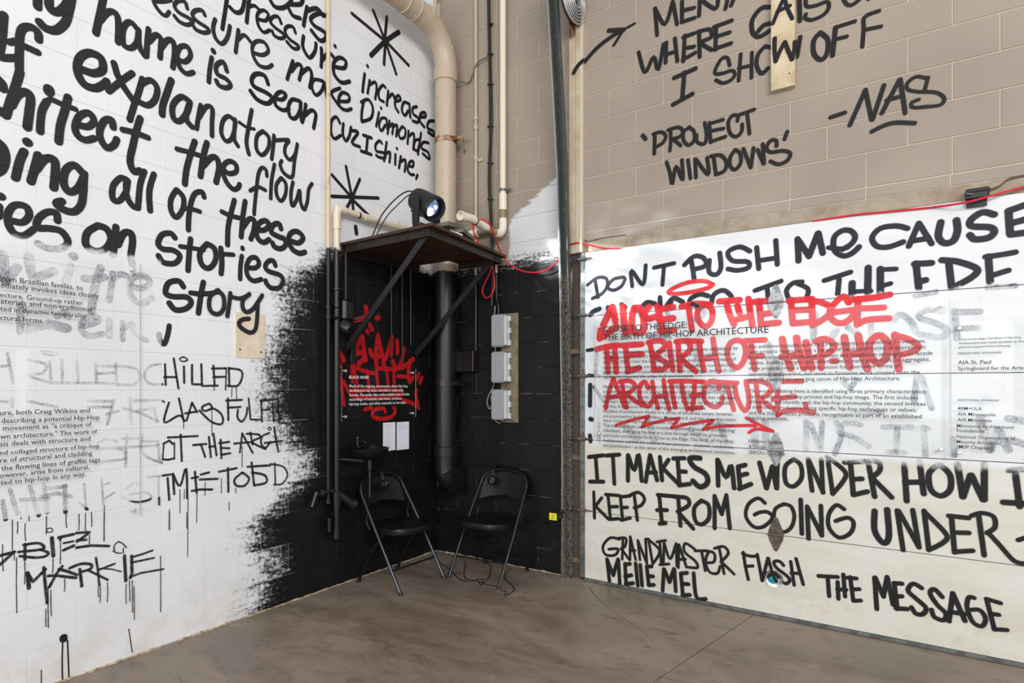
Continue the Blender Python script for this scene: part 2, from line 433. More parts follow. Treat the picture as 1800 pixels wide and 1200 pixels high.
# ------------------------------------------------------------------ garage door
def door_mat():
    m, nt, b = mat('door_white'); g = N(nt); P = g.pos(); x, y, z = g.sep(P)
    a = g.noise(g.map(P, (1, 1, 3)), 1.6, 5, .6); c = g.noise(P, 14, 5, .65); f = g.noise(g.map(P, (1, 1, 5)), 60, 3, .6)
    s = g.noise(g.map(P, (3, 3, .8)), 5, 5, .75, 1.5)
    low = g.mix(g.ramp(a, .3, .7), srgb(212, 209, 199), srgb(199, 195, 182))
    hi = g.mix(g.ramp(a, .3, .7), srgb(221, 222, 223), srgb(211, 213, 214))
    e = g.ramp(g.math('ADD', z, g.math('MULTIPLY', g.math('SUBTRACT', c, .5), .05)), 1.0, 1.05)
    col = g.mix(e, low, hi)
    # thin blue-grey smears left by rubbed-out lettering in the middle panels
    sm = g.math('MULTIPLY', g.ramp(s, .52, .75, 0, .32), g.math('MULTIPLY', g.ramp(z, 1.0, 1.15), g.ramp(z, 1.85, 2.0, 1, 0)))
    col = g.mix(sm, col, srgb(150, 156, 172))
    rust = g.math('MULTIPLY', g.ramp(c, .5, .75, 0, .5), g.ramp(z, .12, .5, 1, 0))
    col = g.mix(rust, col, srgb(190, 170, 130))
    nt.links.new(col, b.inputs['Base Color']); b.inputs['Roughness'].default_value = .38
    g.bump(g.math('ADD', f, c), .12, .003, b)
    return m
M_DOOR = door_mat()
M_GALV = plain('galvanised', srgb(128, 132, 130), .45, .7, var=srgb(96, 100, 98), scale=18)
M_RUST = plain('rusted_steel', srgb(110, 84, 66), .65, .4, var=srgb(128, 120, 110), scale=25, bump=.3)
M_STEEL = plain('worn_steel', srgb(120, 122, 120), .38, .85, var=srgb(86, 84, 80), scale=16)
DY = -.02   # face of the door
door = MB().box((1.44, .034, .0), (4.72, .05, 2.46)).build('door_1', M_DARK, kind='structure', label='sectional garage door covered in black and red spray lettering')
zj = [.020, .522, 1.055, 1.525, 1.98, 2.458]
for z0, z1 in zip(zj[:-1], zj[1:]):
    mb = MB()
    mb.box((1.462, DY, z0+.002), (4.72, .03, z1-.002), .0015)
    mb.build('door_panel', M_DOOR, door)
MB().box((1.462, DY-.006, .002), (4.72, .03, .020), .002).box((1.462, DY-.016, .004), (4.72, DY-.006, .010)).build('bottom_rail', M_GALV, door)
for z0, z1 in zip(zj[:-1], zj[1:]):
    mb = MB().box((1.428, DY-.004, z0+.002), (1.468, .03, z1-.002), .001)
    for t in (.12, .3, .7, .88): mb.lathe([(.006, 0), (.006, .003), (.002, .005)], (1.448, DY-.004, z0+(z1-z0)*t), (0, -1, 0), 8)
    mb.build('end_stile', M_GALV, door)
# roller hinges at the left ends of the joints
for i, z0 in enumerate(zj[1:-1]+[2.40]):
    hb = MB()
    hb.prism([(1.425, DY-.005, z0+.012), (1.478, DY-.005, z0+.012), (1.452, DY-.005, z0-.075)], (0, -.004, 0))
    hb.prism([(1.430, DY-.005, z0+.012), (1.474, DY-.005, z0+.012), (1.452, DY-.005, z0+.07)], (0, -.003, 0))
    hb.tube([(1.42, DY-.018, z0+.008), (1.485, DY-.018, z0+.008)], .011, 10)
    hinge = hb.build('roller_hinge', M_RUST if i < 3 else M_GALV, door)
    MB().tube([(1.345, DY-.018, z0+.008), (1.53, DY-.018, z0+.008)], .0045, 8).build('roller_shaft', M_STEEL, hinge)
    MB().lathe([(.018, 0), (.022, .004), (.022, .014), (.018, .018)], (1.350, DY-.018, z0+.008), (1, 0, 0), 16).build('roller', M_STEEL, hinge)
# centre hinges
M_HINGE = plain('dull_zinc', srgb(158, 160, 162), .4, .55, var=srgb(110, 108, 106), scale=30)
cx = PR(1365, 700).x
for i, z0 in enumerate(zj[1:-1]):
    hb = MB()
    y0 = DY-.001
    hb.prism([(cx-.045, y0, z0), (cx+.045, y0, z0), (cx+.04, y0, z0-.03), (cx+.008, y0, z0-.10), (cx-.008, y0, z0-.10), (cx-.04, y0, z0-.03)], (0, -.004, 0))
    hb.prism([(cx-.045, y0, z0+.004), (cx+.045, y0, z0+.004), (cx+.04, y0, z0+.035), (cx+.010, y0, z0+.11), (cx-.010, y0, z0+.11), (cx-.04, y0, z0+.035)], (0, -.004, 0))
    hb.tube([(cx-.045, y0-.008, z0+.002), (cx+.045, y0-.008, z0+.002)], .008, 10)
    for dz in (.09, .04, -.035, -.085): hb.lathe([(.007, 0), (.007, .004), (.003, .006)], (cx, y0-.004, z0+dz), (0, -1, 0), 8)
    hb.build('centre_hinge', M_HINGE if i else plain('rusty_hinge', srgb(104, 92, 84), .6, .4, var=srgb(76, 66, 60), scale=30), door)
# centre stiffener seam below the lowest hinge
MB().box((cx-.03, DY-.0007, .05), (cx+.03, DY+.002, .51), .001).build('panel_seam', M_DOOR, door)
# round turquoise lock plate with chrome rim
lp = PR(1360, 1017, .03); M_CHROME = plain('chrome', srgb(235, 236, 240), .12, 1.0); M_TURQ = plain('turquoise', srgb(22, 140, 158), .3, .0, coat=.4)
plate = MB().lathe([(.030, 0), (.030, .008), (.026, .010)], (lp.x-.006, DY, lp.z), (0, -1, 0), 32).build('lock_plate', M_TURQ, door, smooth=True, label='turquoise disc on the bottom panel')
MB().lathe([(.052, 0), (.054, .004), (.050, .010), (.036, .007), (.034, .002)], (lp.x, DY, lp.z), (0, -1, 0), 40, True).build('chrome_rim', M_CHROME, plate, smooth=True)

# ------------------------------------------------------------------ jamb timber and strips
M_BOARD = plain('painted_timber', srgb(196, 180, 156), .6, var=srgb(176, 156, 130), scale=7, bump=.15)
M_OLD = split_mat('old_timber', srgb(190, 172, 148), srgb(84, 66, 52), .62, .75, var=srgb(140, 118, 94))
M_OLD2 = plain('weathered_jamb', srgb(138, 122, 102), .75, var=srgb(86, 70, 56), scale=14, bump=.4)
j = MB().box((1.335, -.030, 2.46), (1.395, 0.0, 4.10), .002).build('trim_2', M_BOARD, kind='structure', label='pale vertical board beside the door track above the door')
MB().box((1.300, -.012, 2.46), (1.333, 0.0, 5.0), .002).build('trim_3', plain('jamb_back', srgb(158, 142, 124), .6, var=srgb(140, 124, 108), scale=8), kind='structure')
MB().box((1.397, -.036, 2.46), (1.432, 0.0, 4.16), .002).build('trim_4', M_BOARD, kind='structure', label='narrow pale timber strip')
MB().box((1.434, -.040, 2.46), (1.452, 0.0, 5.0), .002).build('trim_5', plain('cream_edge', srgb(204, 190, 172), .5), kind='structure', label='cream metal edge strip running up from the door head')
MB().box((1.262, -.022, 0), (1.305, 0.0, 2.50), .003).build('trim_6', M_OLD2, kind='structure', label='weathered timber jamb at the edge of the black wall')
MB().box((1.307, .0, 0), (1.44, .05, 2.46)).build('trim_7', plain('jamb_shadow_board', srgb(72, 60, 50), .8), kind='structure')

# ------------------------------------------------------------------ spray lettering: strokes traced onto the wall surfaces
def strokes(txt): 
    out = []
    for s in txt.split(';'):
        a = [float(t) for t in s.split()]
        if len(a) >= 4: out.append(list(zip(a[0::2], a[1::2])))
    return out
def ribbon(mb, uvs, P2, hw, to3, off, smin=3):
    """P2: 2-D surface points (metres); film with u=0 centre, u=1 edge and round ends"""
    pts = [Vector(p) for p in P2]
    if len(pts) >= smin: pts = catmull([p.to_3d() for p in pts], 5); pts = [p.to_2d() for p in pts]
    q = [pts[0]]
    for p in pts[1:]:
        if (p-q[-1]).length > hw*.12: q.append(p)
    if len(q) == 1: q.append(pts[-1]+Vector((1e-4, 0)))
    if len(pts) < smin:
        q = [pts[0]]
        for a, b in zip(pts[:-1], pts[1:]):
            m_ = max(1, int((b-a).length/(hw*1.2)))
            q += [a.lerp(b, i/m_) for i in range(1, m_+1)]
    pts = q; n = len(pts); tan = []
    for i in range(n):
        t = pts[min(n-1, i+1)]-pts[max(0, i-1)]
        if t.length < 1e-9: t = Vector((1, 0))
        tan.append(t.normalized())
    base = len(mb.v); vs = []; us = []
    for p, t in zip(pts, tan):
        nn = Vector((-t.y, t.x))
        for k, u in ((1, 1), (0, 0), (-1, 1)): vs.append(to3(p+nn*hw*k, off+len(us)/3/n*1.2e-4)); us.append(u)
    mb.v += [tuple(v) for v in vs]; uvs += us
    for i in range(n-1):
        a = base+i*3
        mb.f += [(a, a+3, a+4, a+1), (a+1, a+4, a+5, a+2)]
    for i, sgn in ((0, -1), (n-1, 1)):
        oc = off+(1.25e-4 if i else 0)
        t = tan[i]*sgn; nn = Vector((-t.y, t.x)); c = base+i*3+1; b0 = len(mb.v)
        for k in range(7):
            an = -math.pi/2+math.pi*k/6
            mb.v.append(tuple(to3(pts[i]+(t*math.cos(an)+nn*math.sin(an))*hw, oc))); uvs.append(1)
        for k in range(6): mb.f.append((c, b0+k, b0+k+1))
_lay = [0]
SURF = {
 'L': (PL, lambda p, o: (o, p[0], p[1]), lambda v: (v.y, v.z), wl, .0012),
 'R': (PR, lambda p, o: (p[0], -o, p[1]), lambda v: (v.x, v.z), wr, .0012),
 'D': (PR, lambda p, o: (p[0], -o, p[1]), lambda v: (v.x, v.z), door, -DY+.0012),
}
def word(surf, mname, org, sc, items, label=None, lift=0.0, parent=None, base=None, name='painted_word'):
    proj, to3, to2, par, off0 = SURF[surf]
    par = parent or par
    if base is not None: off0 = base
    off0 += lift; mb = MB(); uvs = []; k = 0
    for wpx, txt in items:
        for st in strokes(txt):
            W = [proj(org[0]+x/sc, org[1]+y/sc, off0) for x, y in st]
            dm = sum(depth(p) for p in W)/len(W)
            hw = wpx/sc/2*dm/FPX*1.07
            ribbon(mb, uvs, [to2(p) for p in W], hw, to3, off0+k*1.5e-4, 4 if mname == 'mk' else 3); k += 1
    me = bpy.data.meshes.new(name); me.from_pydata(mb.v, [], mb.f); me.update()
    uvl = me.uv_layers.new(name='u')
    for l in me.loops: uvl.data[l.index].uv = (uvs[l.vertex_index], 0)
    me.materials.append(PM[mname])
    o = bpy.data.objects.new(name, me); COL.objects.link(o); o.parent = par
    if label: o['label'] = label
    return o
A = (0, 0); B = (400, 0); C_ = (0, 250); D_ = (0, 500); D2 = (0, 700); E_ = (350, 400); E2 = (350, 600); F_ = (330, 200); G_ = (250, 0); J_ = (0, 900); L_ = (0, 440); I_ = (550, 300)
word('L', 'lb', A, 4, [(60, '265 -40 265 48; 345 -40 350 55 400 85 455 50 492 -20; 510 -40 485 80 455 165 390 213 320 198 280 157')], "black letters 'ly'")
word('L', 'lb', A, 4, [(56, '28 105 12 300 -4 385 20 405 115 408; 272 280 268 230 222 192 168 195 142 240 137 340 135 480'), (50, '68 298 110 290; 170 325 265 368')], "black letters 'lf'")
word('L', 'lb', A, 4, [(60, '140 505 112 600 78 700 42 812; 80 740 125 665 185 648 215 690 205 790 192 895'), (60, '-20 550 15 590 22 625; -20 790 -2 775'), (72, '343 628 345 645'), (52, '328 715 298 770 285 850 282 925'), (40, '330 715 360 700 430 730 530 768'), (56, '478 685 455 780 425 880 412 995'), (50, '555 880 620 890 660 850 625 795 560 815 528 885 545 950 600 985 660 972'), (50, '795 895 785 845 740 845 705 900 705 970 750 1038 800 1020 820 980'), (50, '985 832 958 920 930 1040 915 1110 920 1165 945 1208 980 1198'), (44, '862 912 940 930 1040 968')], "black lettering 'chitect'")
word('L', 'lb', C_, 4, [(46, '1370 -5 1335 100 1310 200 1300 293; 1455 5 1430 100 1410 238; 1430 165 1485 108 1525 115 1540 180 1520 280'), (38, '1245 48 1330 70 1420 98')], "black word 'the'")
word('L', 'lb', F_, 6, [(58, '390 600 440 630 510 610 510 540 450 500 390 530 370 610 410 720 480 795 530 780 548 745')], "black letter 'e'")
word('L', 'lb', C_, 4, [(66, '-30 -10 20 40 35 110 15 185 -30 215'), (64, '193 -2 196 2'), (58, '168 65 140 130 110 250; 268 90 250 160 218 275; 255 190 310 122 365 115 390 160 378 320'), (54, '580 215 520 160 460 200 448 290 490 350 550 320 585 250; 592 220 585 350 570 440 520 488 450 475 395 430 435 415')], "black lettering 'bing'")
word('L', 'lb', C_, 4, [(55, '5 378 12 384; -8 450 -12 520'), (50, '95 555 160 562 205 515 185 455 110 440 60 490 58 570 100 640 170 655 235 612; 405 552 395 498 330 492 268 540 265 600 340 605 420 620 465 665 475 710 430 745 340 745 265 712')], "black lettering 'ies'")
word('L', 'lb', C_, 4, [(50, '690 585 615 635 605 720 670 765 740 750 780 680 750 610 690 585; 815 595 810 680 795 790; 830 720 870 640 920 640 932 700 920 800 932 860')], "black word 'on'")
word('L', 'lb', C_, 4, [(44, '900 270 850 250 795 310 795 400 840 410 885 350 898 280; 888 260 890 370 930 445 970 462; 1015 205 985 300 970 460; 1082 225 1050 340 1055 480')], "black word 'all'")
word('L', 'lb', C_, 4, [(40, '1240 335 1203 400 1203 480 1240 528 1285 470 1290 390 1245 335; 1435 385 1420 350 1372 360 1342 430 1327 530 1325 615'), (34, '1285 465 1350 470 1405 487')], "black word 'of'")
word('L', 'lb', (0, 0), 1, [(10.2, '412 352 406 375 401 400 400 430; 431 354 427 380 424 416; 427 400 438 385 447 388 446 405 441 420; 453 404 465 404 473 395 467 388 457 391 451 402 453 418 463 426 473 421; 494 402 490 393 480 396 477 408 490 416 500 420 502 430 494 437 483 434 479 427; 508 422 524 427 533 418 523 407 511 410 507 423 514 438 526 445 536 443'), (9, '390 372 405 379 425 384')], "black word 'these'")
word('L', 'lb', C_, 4, [(42, '1230 672 1200 640 1140 650 1112 710 1145 750 1220 760 1265 800 1230 850 1150 845 1115 798; 1340 680 1330 780 1322 900; 1455 715 1405 780 1420 860 1470 885 1515 830 1510 750 1460 715; 1553 745 1560 840 1555 922'), (34, '1268 732 1340 742 1430 758; 1560 785 1640 790'), (36, '1704 742 1706 748; 1700 800 1690 880 1688 960')], "black lettering 'Stori'")
word('L', 'lb', E_, 6, [(56, '505 420 590 425 632 380 600 318 540 325 502 400 510 500 570 560 655 545; 805 400 785 352 735 352 698 410 735 460 850 500 885 555 850 630 765 638 712 590 702 560')], "black letters 'es'")
word('L', 'lb', C_, 4, [(42, '1290 1015 1255 975 1185 990 1165 1060 1220 1085 1310 1088 1345 1125 1310 1168 1235 1178 1190 1130; 1430 985 1415 1060 1395 1200'), (36, '1340 1058 1440 1066 1540 1050')], "black letters 'St'")
word('L', 'lb', E_, 6, [(50, '205 660 120 720 108 840 150 900 215 905 262 840 255 720 190 660; 330 690 318 800 298 930; 530 700 465 760 460 840 500 890 565 860 630 770 665 715; 620 790 608 1000 585 1085 530 1105 450 1060 420 1010 455 970 525 960'), (44, '-30 700 60 690 140 690; 335 725 430 745 530 705')], "black letters 'ory'", base=.0078)
word('L', 'lb', D_, 4, [(38, '1190 290 1180 350 1155 418 1125 390 1118 350')], "black tick stroke")
word('L', 'lb', A, 4, [(52, '730 -30 708 80 690 160 675 232'), (46, '700 150 760 85 812 92 832 150 830 298'), (42, '975 215 915 155 868 200 868 310 920 338 962 300 975 220; 975 210 975 290 990 350 1020 395'), (42, '1045 205 1035 300 1030 392; 1050 290 1098 245 1132 275 1130 330 1125 405; 1130 340 1175 285 1215 290 1228 370 1215 475'), (38, '1245 412 1300 435 1340 390 1318 330 1268 330 1245 390 1262 470 1310 518 1358 508')], "black word 'hame'")
word('L', 'lb', A, 4, [(40, '1499 356 1503 364'), (36, '1490 405 1475 490 1468 576; 1595 500 1570 437 1522 460 1528 520 1590 555 1622 598 1590 618 1540 600 1522 568')], "black word 'is'")
word('L', 'lr', B, 4, [(36, '285 590 260 532 200 520 170 560 190 610 270 650 315 690 280 728 210 700 162 640'), (32, '325 690 385 700 410 665 372 645 335 680 340 740 390 775 432 762; 510 712 455 700 428 750 440 820 478 830 508 780 516 720; 512 740 520 850; 550 735 540 800 525 858; 545 810 590 775 620 800 615 850 605 900')], "black word 'Sean'")
word('L', 'lb', A, 4, [(58, '580 490 660 515 722 490 710 410 630 372 560 410 545 500 590 590 670 620 735 590 752 570'), (48, '802 445 828 530 880 625 948 720; 930 515 860 565 765 640'), (46, '1002 555 975 650 940 750 912 842; 1000 585 1060 565 1105 620 1090 700 1040 740 975 715'), (50, '1205 565 1175 650 1145 740 1140 805'), (44, '1335 715 1275 680 1215 740 1220 830 1265 850 1315 790 1335 725; 1335 720 1310 800 1315 850 1350 892'), (36, '1412 740 1395 820 1382 905; 1400 825 1450 750 1492 765 1490 860 1490 955')], "black lettering 'explan'")
word('L', 'lb', F_, 6, [(50, '500 75 430 25 370 80 355 200 400 285 455 270 490 180 505 80; 500 60 490 220 495 280 530 340; 675 -40 640 150 620 300 645 425'), (38, '545 90 620 140 700 160'), (48, '790 185 730 240 725 370 785 435 850 360 855 250 795 185; 910 230 900 350 885 475'), (44, '920 280 1000 275 1062 275; 1065 290 1030 340 1025 420 1075 485 1130 430 1155 320; 1155 330 1125 500 1110 640 1080 670 1010 620 975 540 990 497')], "black lettering 'atory'")
word('L', 'lb', F_, 6, [(46, '835 655 825 590 780 572 745 640 725 800 708 950 700 1058; 660 810 740 772 818 805; 915 535 885 700 875 890; 985 678 935 750 940 860 985 918 1030 850 1035 740 990 678; 1110 722 1090 820 1090 920 1108 970 1150 900 1180 805 1190 930 1228 1010 1262 920 1275 800 1310 738')], "black word 'flow'")
word('L', 'lb', G_, 6, [(46, '110 -20 140 60 200 140 250 165 285 125; 150 15 230 15 300 0; 475 90 450 20 380 10 340 60 385 130 490 190 535 230 480 262 395 230 340 168; 660 160 630 110 560 112 530 160 580 225 680 290 705 330 650 345 570 315 545 280'), (48, '770 205 748 290 772 400 840 462 900 390 925 275; 1015 318 1000 430 985 550'), (44, '1010 420 1075 370 1145 445; 1180 560 1270 580 1330 535 1290 450 1210 435 1162 490 1175 600 1235 690 1320 712 1370 685')], "black lettering 'essure'")
word('L', 'lr', G_, 6, [(50, '895 -20 870 150 845 305; 925 75 985 130 1050 115 1080 0; 1130 -20 1115 100 1102 235'), (42, '1130 70 1185 60 1240 110; 1230 205 1305 215 1330 150 1275 108 1215 150 1222 260 1280 340 1345 318; 1465 245 1435 180 1380 178 1352 230 1400 290 1480 350 1500 390 1450 405 1390 372 1372 328; 1615 345 1590 285 1530 280 1505 330 1550 410 1645 480 1640 512 1590 508 1525 440')], "black lettering 'press'")
word('L', 'lr', B, 4, [(32, '535 255 530 330 575 405 615 360 622 305; 660 340 662 400 658 468; 668 420 710 372 745 400; 755 470 820 478 832 432 788 405 748 440 750 520 800 580 858 572'), (30, '755 322 757 328')], "black lettering 'ure'")
word('L', 'lr', B, 4, [(34, '290 -20 330 45 390 55 440 20 450 -20; 440 30 510 30 530 0; 430 60 460 110 510 128; 560 50 545 120 535 180; 560 75 630 60 670 110; 690 110 640 95 585 130 610 180 680 225 690 268 650 285 590 215')], "black lettering 'ers'")
word('L', 'lr', B, 4, [(32, '460 430 440 490 420 555; 450 500 490 452 522 475 505 560; 515 520 570 480 592 530 578 615'), (28, '670 570 610 560 592 610 620 668 660 640 680 580; 680 590 700 690; 705 550 712 690; 790 620 730 655 785 745; 785 712 850 710 850 668 805 652 780 700 795 755 835 775 870 765')], "black word 'make'")
word('L', 'lr', B, 4, [(28, '984 462 986 468; 965 520 955 590 950 645'), (25, '1000 565 985 655; 1000 595 1040 578 1048 630 1038 695; 1110 615 1090 600 1062 640 1068 695 1098 715; 1130 640 1120 740; 1128 690 1160 660 1172 690; 1180 712 1215 702 1205 672 1182 690 1178 745 1200 788; 1275 730 1240 720 1225 770 1245 812 1270 780; 1278 730 1285 825; 1330 750 1302 760 1305 800 1342 832 1335 860 1302 850; 1358 822 1390 820 1388 792 1358 800 1352 850 1382 892; 1450 850 1415 855 1405 900 1445 922 1450 955 1410 930')], "black word 'increases'")
word('L', 'lr', B, 4, [(27, '958 710 945 780 942 845; 940 718 990 700 1022 760 1008 830 945 855'), (23, '1079 757 1081 763; 1065 790 1045 888; 1115 832 1082 832 1065 880 1082 920 1108 880; 1118 840 1122 905; 1138 850 1125 940; 1138 890 1165 870 1158 940; 1160 895 1192 880 1185 958; 1228 890 1202 930 1215 972 1245 962 1250 912 1230 890; 1272 920 1265 1010; 1272 960 1310 940 1305 1050; 1345 980 1318 990 1310 1040 1332 1060 1350 1010; 1360 935 1338 1085; 1412 1005 1375 1000 1362 1040 1408 1070 1418 1118 1372 1080')], "black word 'Diamonds'")
word('L', 'lr', B, 4, [(27, '790 865 765 822 732 850 728 930 752 975 795 952; 815 870 810 940 832 990 858 950 868 895; 868 918 918 930 875 1002 930 1032; 955 950 1012 970; 985 965 975 1070; 940 1062 1010 1086'), (24, '1085 1008 1068 990 1040 1020 1048 1062 1098 1075 1108 1110 1065 1105 1045 1090; 1118 1000 1100 1130; 1108 1085 1142 1070 1138 1140; 1190 1042 1191 1047; 1180 1085 1178 1155; 1218 1100 1205 1180; 1210 1140 1250 1125 1245 1205; 1272 1165 1302 1170 1305 1135 1280 1140 1265 1190 1285 1225 1310 1228; 1335 1230 1325 1255')], "black words 'Cuz I Shine'")
word('L', 'lr', B, 4, [(28, '875 95 1105 285; 1025 75 1110 290; 1120 120 1105 290; 1110 290 1100 452; 1112 300 1186 520; 1112 290 1272 458'), (36, '1205 225 1110 290 1008 390'), (55, '1105 285 1108 295')], "black spray asterisk high on the wall by the big pipe")
word('L', 'lr', I_, 4, [(27, '135 30 275 190; 233 -30 250 60 275 190; 330 60 275 190; 133 180 460 192; 275 190 238 262; 275 190 285 290; 275 200 400 322'), (36, '300 395 306 440'), (50, '272 185 276 192')], "black spray asterisk behind the white pipe")
word('L', 'mk', D_, 4, [(18, '1160 560 1165 705; 1222 520 1240 640 1255 730; 1155 650 1240 650; 1293 575 1295 690; 1350 565 1350 700 1420 702; 1415 560 1420 712 1530 710; 1500 570 1508 700; 1490 590 1590 588; 1500 650 1580 648; 1608 585 1612 715; 1610 588 1690 602 1702 650 1670 710 1600 710'), (12, '1290 508 1262 520 1280 540 1318 530 1292 508; 1590 590 1585 740')], "black marker word 'hilled'")
word('L', 'mk', D_, 4, [(18, '1188 830 1155 968 1260 920 1298 960; 1258 800 1292 960; 1350 830 1312 955; 1350 830 1385 895; 1302 905 1385 892; 1490 862 1470 838 1420 862 1440 888 1500 872 1550 905 1568 950 1550 982 1480 960 1402 885; 1602 800 1605 952; 1590 815 1700 810; 1600 865 1690 860; 1672 880 1670 935 1700 962 1730 920 1738 865'), (14, '1125 810 1155 825')], "black marker words 'was fu'")
word('L', 'mk', E2, 6, [(24, '522 600 542 822 645 825; 655 625 662 845; 645 625 830 610; 668 722 752 716; 778 660 786 840; 832 620 842 845')], "black marker letters 'lfil'")
word('L', 'mk', D2, 4, [(18, '1215 320 1190 296 1150 318; 1145 428 1180 432 1222 422; 1270 255 1278 440; 1180 275 1390 264; 1412 322 1442 410; 1358 328 1450 320; 1468 270 1482 412; 1500 248 1522 400; 1470 340 1512 335; 1550 290 1556 420; 1540 315 1610 305; 1550 347 1612 350; 1560 395 1618 385'), (12, '1225 310 1225 425; 1150 320 1142 430')], "black marker words 'ot the'")
word('L', 'mk', E2, 6, [(26, '455 970 430 1170; 455 970 515 1080 565 1175; 370 1076 550 1060; 540 960 562 1085; 500 972 620 980 642 1012 560 1060 700 1135; 740 965 665 1000 655 1080 700 1120 750 1060; 790 900 812 1050 835 1160; 690 1070 870 1050'), (14, '742 900 725 920 745 935 760 918 742 900')], "black marker word 'arch' running into the black paint")
word('L', 'mk', D2, 4, [(19, '1145 542 1198 535; 1178 560 1190 712; 1215 530 1225 672; 1215 530 1265 615 1308 492 1316 700; 1370 515 1382 662; 1348 560 1392 552; 1348 650 1400 640; 1412 535 1468 520; 1405 570 1530 565; 1405 640 1492 640; 1602 490 1605 655; 1538 515 1662 490; 1700 522 1648 570 1662 612 1720 612 1750 562 1705 522; 1768 450 1785 610; 1740 480 1900 470; 1770 520 1860 540 1870 590 1790 610'), (14, '1930 455 1935 605; 1900 460 1990 480 2020 540 1980 600 1925 605')], "black marker words 'time to b d'")
word('L', 'mk', J_, 6, [(36, '-20 462 150 418; 150 418 -10 560'), (32, '265 335 262 500; 248 345 400 325 462 362 430 392 195 418; 420 392 505 425 485 460 380 478 210 462'), (42, '545 268 562 462'), (12, '490 175 540 168 552 205 502 208 490 178'), (36, '618 265 775 232; 668 400 775 352'), (26, '672 325 772 305; 640 275 630 290'), (32, '805 218 950 208 812 308; 815 292 905 290; 805 372 960 350 1145 356')], "black marker word 'biz'")
word('L', 'mk', J_, 6, [(44, '290 640 305 800'), (34, '292 640 345 735 480 600; 460 580 480 800 496 955; 655 570 600 640 518 790; 620 600 700 620 812 660; 508 670 600 668 800 692; 840 600 862 780; 735 588 850 545 955 550 955 595 850 630'), (26, '930 612 1030 660 1135 712; 1010 478 1030 600 1045 762; 1208 542 1050 602'), (16, '1060 592 1180 600 1275 625'), (38, '1310 460 1325 722'), (15, '1250 308 1215 335 1200 370 1210 402; 1250 310 1285 325 1312 350 1330 372; 1188 405 1210 420 1240 430 1275 430; 1298 380 1298 430'), (36, '1385 460 1390 640 1372 690'), (24, '1390 472 1500 440 1605 402; 1382 530 1500 505 1622 480; 1370 682 1480 640 1720 598')], "black marker word 'markie'")
dr = [(130, 80, 400), (185, 100, 220), (265, 120, 300), (175, 480, 1060), (28, 340, 620), (490, 40, 232), (698, 20, 160), (832, 20, 190), (900, 10, 190), (963, 0, 152), (1100, 0, 305), (637, 290, 545), (556, 490, 642), (942, 240, 332), (258, 520, 755), (505, 800, 1215), (535, 820, 1090), (482, 1020, 1205), (678, 700, 832), (1036, 770, 890), (1055, 760, 952), (1130, 740, 942), (1328, 760, 962), (1362, 720, 935), (1392, 720, 1052), (1410, 780, 1130), (1690, 460, 1050), (1785, 0, 182), (148, 430, 505), (215, 0, 70), (300, 0, 90)]
word('L', 'mk', J_, 6, [(11, ';'.join('%d %d %d %d %d %d' % (x, a, x+random.randint(-4, 4), (a+b)//2, x+random.randint(-3, 5), b) for x, a, b in dr))], "black paint drips below the marker lettering", name='paint_drips')
dr = [(1290, 140, 212), (1490, 60, 262), (1190, 780, 922), (1265, 640, 805), (1322, 700, 1112), (1385, 670, 872), (1312, 800, 912), (1556, 560, 665), (1442, 590, 682), (1655, 630, 664), (1611, 730, 785), (1703, 340, 482), (1295, 640, 705), (1505, -90, -55), (1630, -80, -10), (1660, -80, 0), (732, 750, 1000)]
word('L', 'mk', D2, 4, [(7, ';'.join('%d %d %d %d' % (x, a, x+random.randint(-3, 3), b) for x, a, b in dr))], "thin black drips under the words 'time to b'", name='paint_drips')
word('L', 'lr', (0, 900), 4, [(52, '446 880 448 892'), (10, '440 920 437 1060 440 1200; 474 900 480 1040 486 1195'), (7, '905 820 930 985; 290 1110 290 1200')], "black paint blot with two long drips near the floor", name='paint_blot')
# lettering under the later white coat
word('L', 'lb', L_, 6, [(95, '30 40 60 330; 60 330 180 180; 300 60 330 250; 350 300 560 220'), (90, '770 58 778 64'), (84, '742 170 695 340; 890 295 1000 300 1100 285; 1062 180 990 420 965 640'), (70, '1190 240 1175 380 1150 530; 1200 300 1270 250 1330 270; 1390 380 1500 400 1580 340 1520 270 1400 290 1360 400 1400 510 1500 560 1600 500')], "faded whitewashed words 'with the'")
word('L', 'lb', L_, 6, [(70, '215 580 212 860; 250 620 400 640; 440 640 530 640; 600 690 680 650 720 700; 880 800 1000 760 1040 720 960 690 880 740 860 840 940 900 1080 880; 1150 740 1150 900'), (110, '280 820 500 780 700 820'), (60, '1290 760 1295 940; 1290 830 1400 770 1420 870 1540 950')], "faded whitewashed word 'been'")
word('L', 'mk', D_, 4, [(22, '350 540 360 690; 435 530 440 690; 540 540 550 690; 350 690 680 692; 672 550 678 692; 690 570 800 575; 690 625 800 620; 690 690 800 695; 812 555 820 705; 812 570 950 590 985 650 940 700 830 702; 1125 560 1050 575 1015 640 1050 695 1140 700; 200 530 320 560 300 620 200 640 340 685; 50 480 90 690; -10 575 60 570'), (14, '290 465 400 480 380 496 300 486 290 467')], "faded whitewashed word 'thrilled' with a C")
word('L', 'mk', D2, 4, [(24, '0 20 50 25; 620 20 780 20; 800 10 755 180; 620 60 780 60; 750 110 830 90; 915 0 920 180; 940 15 1110 12; 870 70 980 100 1110 160; 960 90 1080 65 1105 160; 85 0 85 60; 200 20 400 60')], "faded whitewashed marker row above 'act'")
word('L', 'mk', D2, 4, [(22, '820 300 740 285 690 312; 670 350 860 345 1110 330; 700 355 860 362 880 420 830 432 650 450; 892 255 882 480; 1000 260 988 350 1030 410 1135 452; 860 282 980 282; 1010 300 1110 300 1122 440')], "faded whitewashed marker letters 'spec'")
